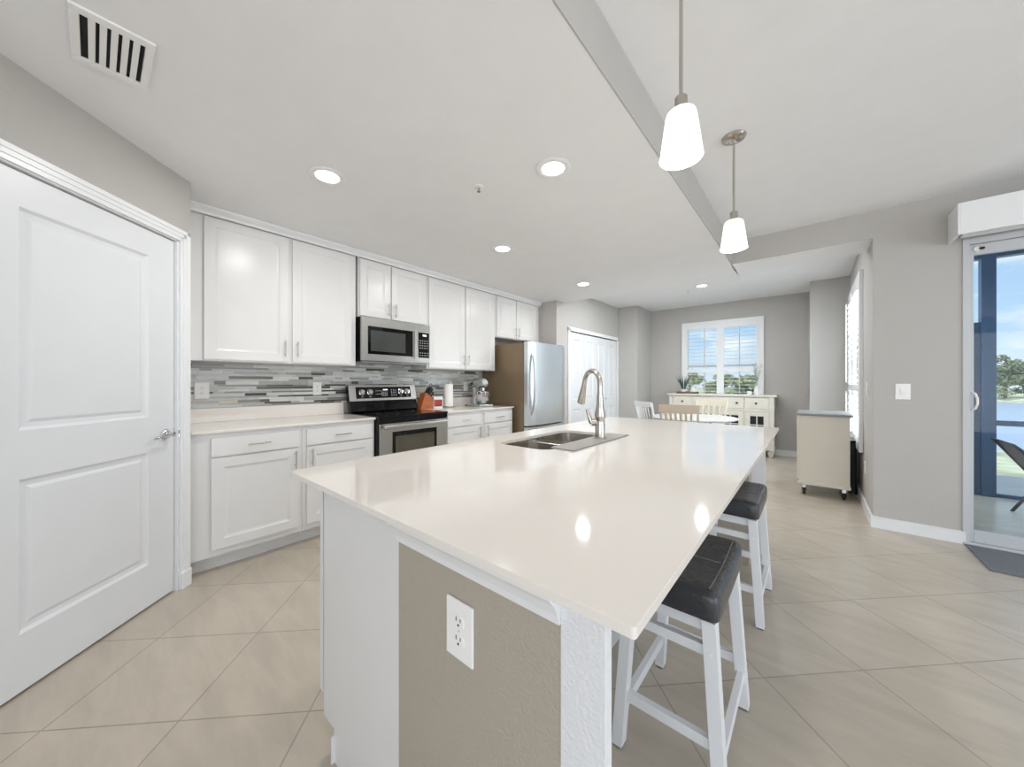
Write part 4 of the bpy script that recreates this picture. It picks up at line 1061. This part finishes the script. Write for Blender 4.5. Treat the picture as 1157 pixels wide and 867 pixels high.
# serving cart
ct = thing('rolling_cart', (-0.105, 4.97, 0), 'cream rolling kitchen cart with a grey top near the right wall', 'cart')
CW, CDp = 0.41, 0.62
MB().box(-0.02, -0.02, 0.862, CW + 0.015, CDp + 0.02, 0.885, 0.004).build('top', M_greytop, ct)
b = MB(); b.box(0, 0.0, 0.115, CW - 0.006, CDp, 0.862, 0.003); b.box(-0.010, -0.006, 0.118, CW, CDp + 0.006, 0.150, 0.004); b.build('body', M_cream, ct)
b = MB(); b.moulded(CDp - 0.03, 0.66, 0.018, [(0.06, 0.06, CDp - 0.09, 0.60)], SH, M=Matrix.Translation((-0.0005, CDp - 0.015, 0.17)) @ Matrix.Rotation(R(-90), 4, 'Z')); b.build('door', M_cream, ct)
for (x, y) in ((0.04, 0.05), (CW - 0.05, 0.05), (0.04, CDp - 0.05), (CW - 0.05, CDp - 0.05)):
    b = MB(); b.box(x - 0.015, y - 0.015, 0.075, x + 0.015, y + 0.015, 0.115, m=M_chrome)
    b.lathe([(0, -0.012), (0.032, -0.012), (0.036, -0.006), (0.036, 0.006), (0.032, 0.012), (0, 0.012)], n=24, m=M_blackm, M=Matrix.Translation((x, y + 0.01, 0.036)) @ Matrix.Rotation(R(90), 4, 'Y'))
    b.box(x - 0.019, y - 0.012, 0.03, x - 0.014, y + 0.022, 0.085, m=M_blackm); b.box(x + 0.014, y - 0.012, 0.03, x + 0.019, y + 0.022, 0.085, m=M_blackm)
    b.build('caster', None, ct, smooth=40)
bn = thing('waste_bin', (0.3455, 5.5, 0), 'tall black bin between the cart and the right wall', 'bin')
b = MB(); b.ring([[(x, y, z) for x, y in rrect(-0.030, -0.16, 0.030, 0.16, 0.02)] for z in (0.0, 0.56)]); b.build('bin_body', M_blackm, bn)
b = MB(); b.box(-0.033, -0.165, 0.561, 0.033, 0.165, 0.585, 0.006); b.build('lid', M_black, bn)

# ------------------------------------------------------------------ patio side
vl = thing('blind_valance', (0.80, 4.25, 2.28), 'white boxed blind valance above the sliding patio door', 'valance')
b = MB(); b.box(0, -0.245, 0.0, 0.014, -0.001, 0.225, 0.002); b.box(0.014, -0.245, 0.0, 2.45, -0.230, 0.225, 0.002); b.box(0.014, -0.230, 0.212, 2.45, -0.001, 0.225); b.build('box', M_trim, vl)
b = MB(); b.box(0.05, -0.12, 0.02, 2.42, -0.05, 0.055, 0.003); b.build('track', M_trim, vl)
dm = MB(); dm.box(0.878, 3.745, 0.0005, 2.6, 4.222, 0.011, 0.004)
tag(dm.build('door_mat', M_mat), 'grey rectangular door mat at the sliding patio door', 'mat')

# lanai
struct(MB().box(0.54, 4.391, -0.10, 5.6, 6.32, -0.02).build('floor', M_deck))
struct(MB().box(0.54, 4.391, 2.66, 5.6, 6.27, 2.78).build('ceiling', M_ceil))
sc = thing('screen_enclosure', (1.40, 6.22, -0.02), 'dark bronze screen enclosure frame around the covered patio', 'screen frame')
b = MB(); b.box(1.392, 6.16, -0.019, 1.490, 6.26, 2.658); b.build('post', M_navy, sc, world=True)
b = MB(); b.box(3.45, 6.16, -0.019, 3.55, 6.26, 2.658); b.build('post', M_navy, sc, world=True)
b = MB(); b.box(0.545, 6.16, 2.55, 1.3915, 6.26, 2.658); b.box(1.491, 6.16, 2.55, 3.4495, 6.26, 2.658); b.box(3.551, 6.16, 2.55, 5.59, 6.26, 2.658); b.build('header', M_navy, sc, world=True)
b = MB(); b.box(1.491, 6.185, 0.76, 3.4495, 6.235, 0.815); b.box(1.491, 6.185, -0.019, 3.4495, 6.235, 0.035); b.box(3.551, 6.185, 0.76, 5.59, 6.235, 0.815); b.box(3.551, 6.185, -0.019, 5.59, 6.235, 0.035); b.build('rail', M_navy, sc, world=True)
b = MB(); b.box(0.545, 6.19, -0.019, 1.3915, 6.23, 1.87); b.box(1.30, 6.165, -0.019, 1.34, 6.19, 1.87); b.build('kick_panel', M_navy, sc, world=True)

pc = thing('patio_chair', (1.80, 5.36, -0.02), 'dark sling patio chair outside the sliding glass door', 'chair', R(-90))
pc.scale = (1, 1, 0.83)
for sx in (-1, 1):
    b = MB(); b.tube([(sx * 0.26, 0.30, 0.0), (sx * 0.26, 0.33, 0.20), (sx * 0.26, 0.28, 0.60), (sx * 0.26, -0.10, 0.62), (sx * 0.26, -0.36, 0.005)], 0.013, 10); b.build('leg_frame', M_patiochair, pc, smooth=50)
b = MB(); b.tube([(-0.24, 0.26, 0.40), (-0.24, -0.20, 0.36), (-0.25, -0.44, 0.80), (-0.22, -0.47, 0.84), (0.22, -0.47, 0.84), (0.25, -0.44, 0.80), (0.24, -0.20, 0.36), (0.24, 0.26, 0.40), (-0.24, 0.26, 0.40)], 0.013, 10); b.build('seat_frame', M_patiochair, pc, smooth=50)
b = MB(); rr = []
for (y, z) in ((0.25, 0.402), (0.02, 0.372), (-0.19, 0.362), (-0.30, 0.54), (-0.43, 0.80)):
    rr.append([(-0.235, y, z), (0.235, y, z), (0.235, y, z + 0.006), (-0.235, y, z + 0.006)])
b.ring(rr); b.build('sling', M_sling, pc)

# ------------------------------------------------------------------ garden, lake, trees
def ground_z(x, y):
    q = math.sqrt(((x - 9.3) / 10.0) ** 2 + ((y - 37.5) / 24.5) ** 2)
    t_ = max(0.0, min(1.0, (q - 0.93) / 0.22))
    far = max(0.0, min(1.0, (y - 8) / 12))
    base = -0.14 - 0.30 * far * (1 if x > -3 else 0.4)
    return base * t_ + (-1.3) * (1 - t_)
g = bmesh.new(); N = 90; X0g, X1g, Y0g, Y1g = -45, 55, 6.33, 110
grid = []
for j in range(N + 1):
    y = Y0g + (Y1g - Y0g) * (j / N) ** 1.5
    grid.append([g.verts.new((X0g + (X1g - X0g) * i / N, y, ground_z(X0g + (X1g - X0g) * i / N, y))) for i in range(N + 1)])
for j in range(N):
    for i in range(N):
        g.faces.new((grid[j][i], grid[j][i + 1], grid[j + 1][i + 1], grid[j + 1][i]))
mb = MB(); mb._add(g); o = mb.build('lawn', M_grass, smooth=180); struct(o)
wtr = MB(); wtr.prism([(9.3 + 10.6 * math.cos(2 * PI * k / 48), 37.5 + 26 * math.sin(2 * PI * k / 48)) for k in range(48)], -0.90, -0.80); struct(wtr.build('lake', M_water))

def make_tree(seed, m, H, Wd, loc, label, group, pine=False):
    rg = random.Random(seed)
    r_ = thing('shore_tree', loc, label, 'tree', 0, group)
    b = MB(); b.tube([(0, 0, -0.3), (0.05, 0, H * 0.3), (-0.05, 0.05, H * 0.6), (0.05, 0, H * 0.85)], [0.14, 0.11, 0.07, 0.03], 8)
    for k in range(6):
        a = rg.random() * 2 * PI; z = H * (0.35 + 0.08 * k); b.tube([(0, 0, z), (math.cos(a) * Wd * 0.35, math.sin(a) * Wd * 0.35, z + H * 0.12)], [0.05, 0.015], 6)
    b.build('trunk', M_bark, r_, smooth=60)
    b = MB(); bl = []
    for k in range(22):
        a = rg.random() * 2 * PI; z = (0.52 + 0.42 * rg.random()) if pine else (0.10 + 0.80 * rg.random()); rad = Wd * 0.42 * math.sqrt(rg.random()) * (1.0 if pine else math.sin(PI * min(1, z * 0.75 + 0.2)) ** .5)
        bl.append((rad * math.cos(a), rad * math.sin(a), z * H, (0.09 if pine else 0.13) * (Wd + H) * 0.5 * (0.7 + 0.6 * rg.random())))
    for (x, y, z, r) in bl:
        for k in range(130):
            d = Vector((rg.gauss(0, 1), rg.gauss(0, 1), rg.gauss(0, 1))).normalized(); c = Vector((x, y, z)) + Vector((d.x * r * 1.2, d.y * r * 1.2, d.z * r * 0.7)) * (0.55 + 0.5 * rg.random())
            s_ = 0.09 + 0.08 * rg.random(); u = Vector((rg.gauss(0, 1), rg.gauss(0, 1), rg.gauss(0, 1))).normalized() * s_; v = d.cross(u); v = (v.normalized() if v.length > 1e-4 else Vector((0, 0, 1))) * s_
            b.quad([c - u, c - v * .7, c + u, c + v * .7])
    b.build('crown', m, r_)
    return r_
lab_lake = 'green tree on the far shore of the lake behind the patio'
lab_win = 'pale green tree seen through the shutters of the far window'
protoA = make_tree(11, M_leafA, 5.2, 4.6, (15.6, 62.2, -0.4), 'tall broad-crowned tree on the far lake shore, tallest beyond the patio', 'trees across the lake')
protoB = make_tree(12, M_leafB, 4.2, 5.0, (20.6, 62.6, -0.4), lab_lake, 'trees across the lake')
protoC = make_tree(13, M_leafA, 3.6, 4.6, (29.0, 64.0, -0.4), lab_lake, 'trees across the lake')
rg = random.Random(21)
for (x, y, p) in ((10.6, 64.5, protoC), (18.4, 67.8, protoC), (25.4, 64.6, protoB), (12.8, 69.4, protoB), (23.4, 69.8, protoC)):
    c = dup(p, (x, y, -0.4), rg.random() * 6.28, lab_lake, 'trees across the lake'); c.scale = (1, 1, 0.9 + 0.25 * rg.random())
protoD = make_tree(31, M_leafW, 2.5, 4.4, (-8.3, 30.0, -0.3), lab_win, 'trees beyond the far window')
for i in range(11):
    x = -13.5 + i * 2.6; y = 30 + (i % 2) * 4.6
    if i == 2 or x > 0: continue
    c = dup(protoD, (x, y, -0.3), rg.random() * 6.28, lab_win, 'trees beyond the far window'); c.scale = (1, 1, 0.8 + 0.35 * rg.random())
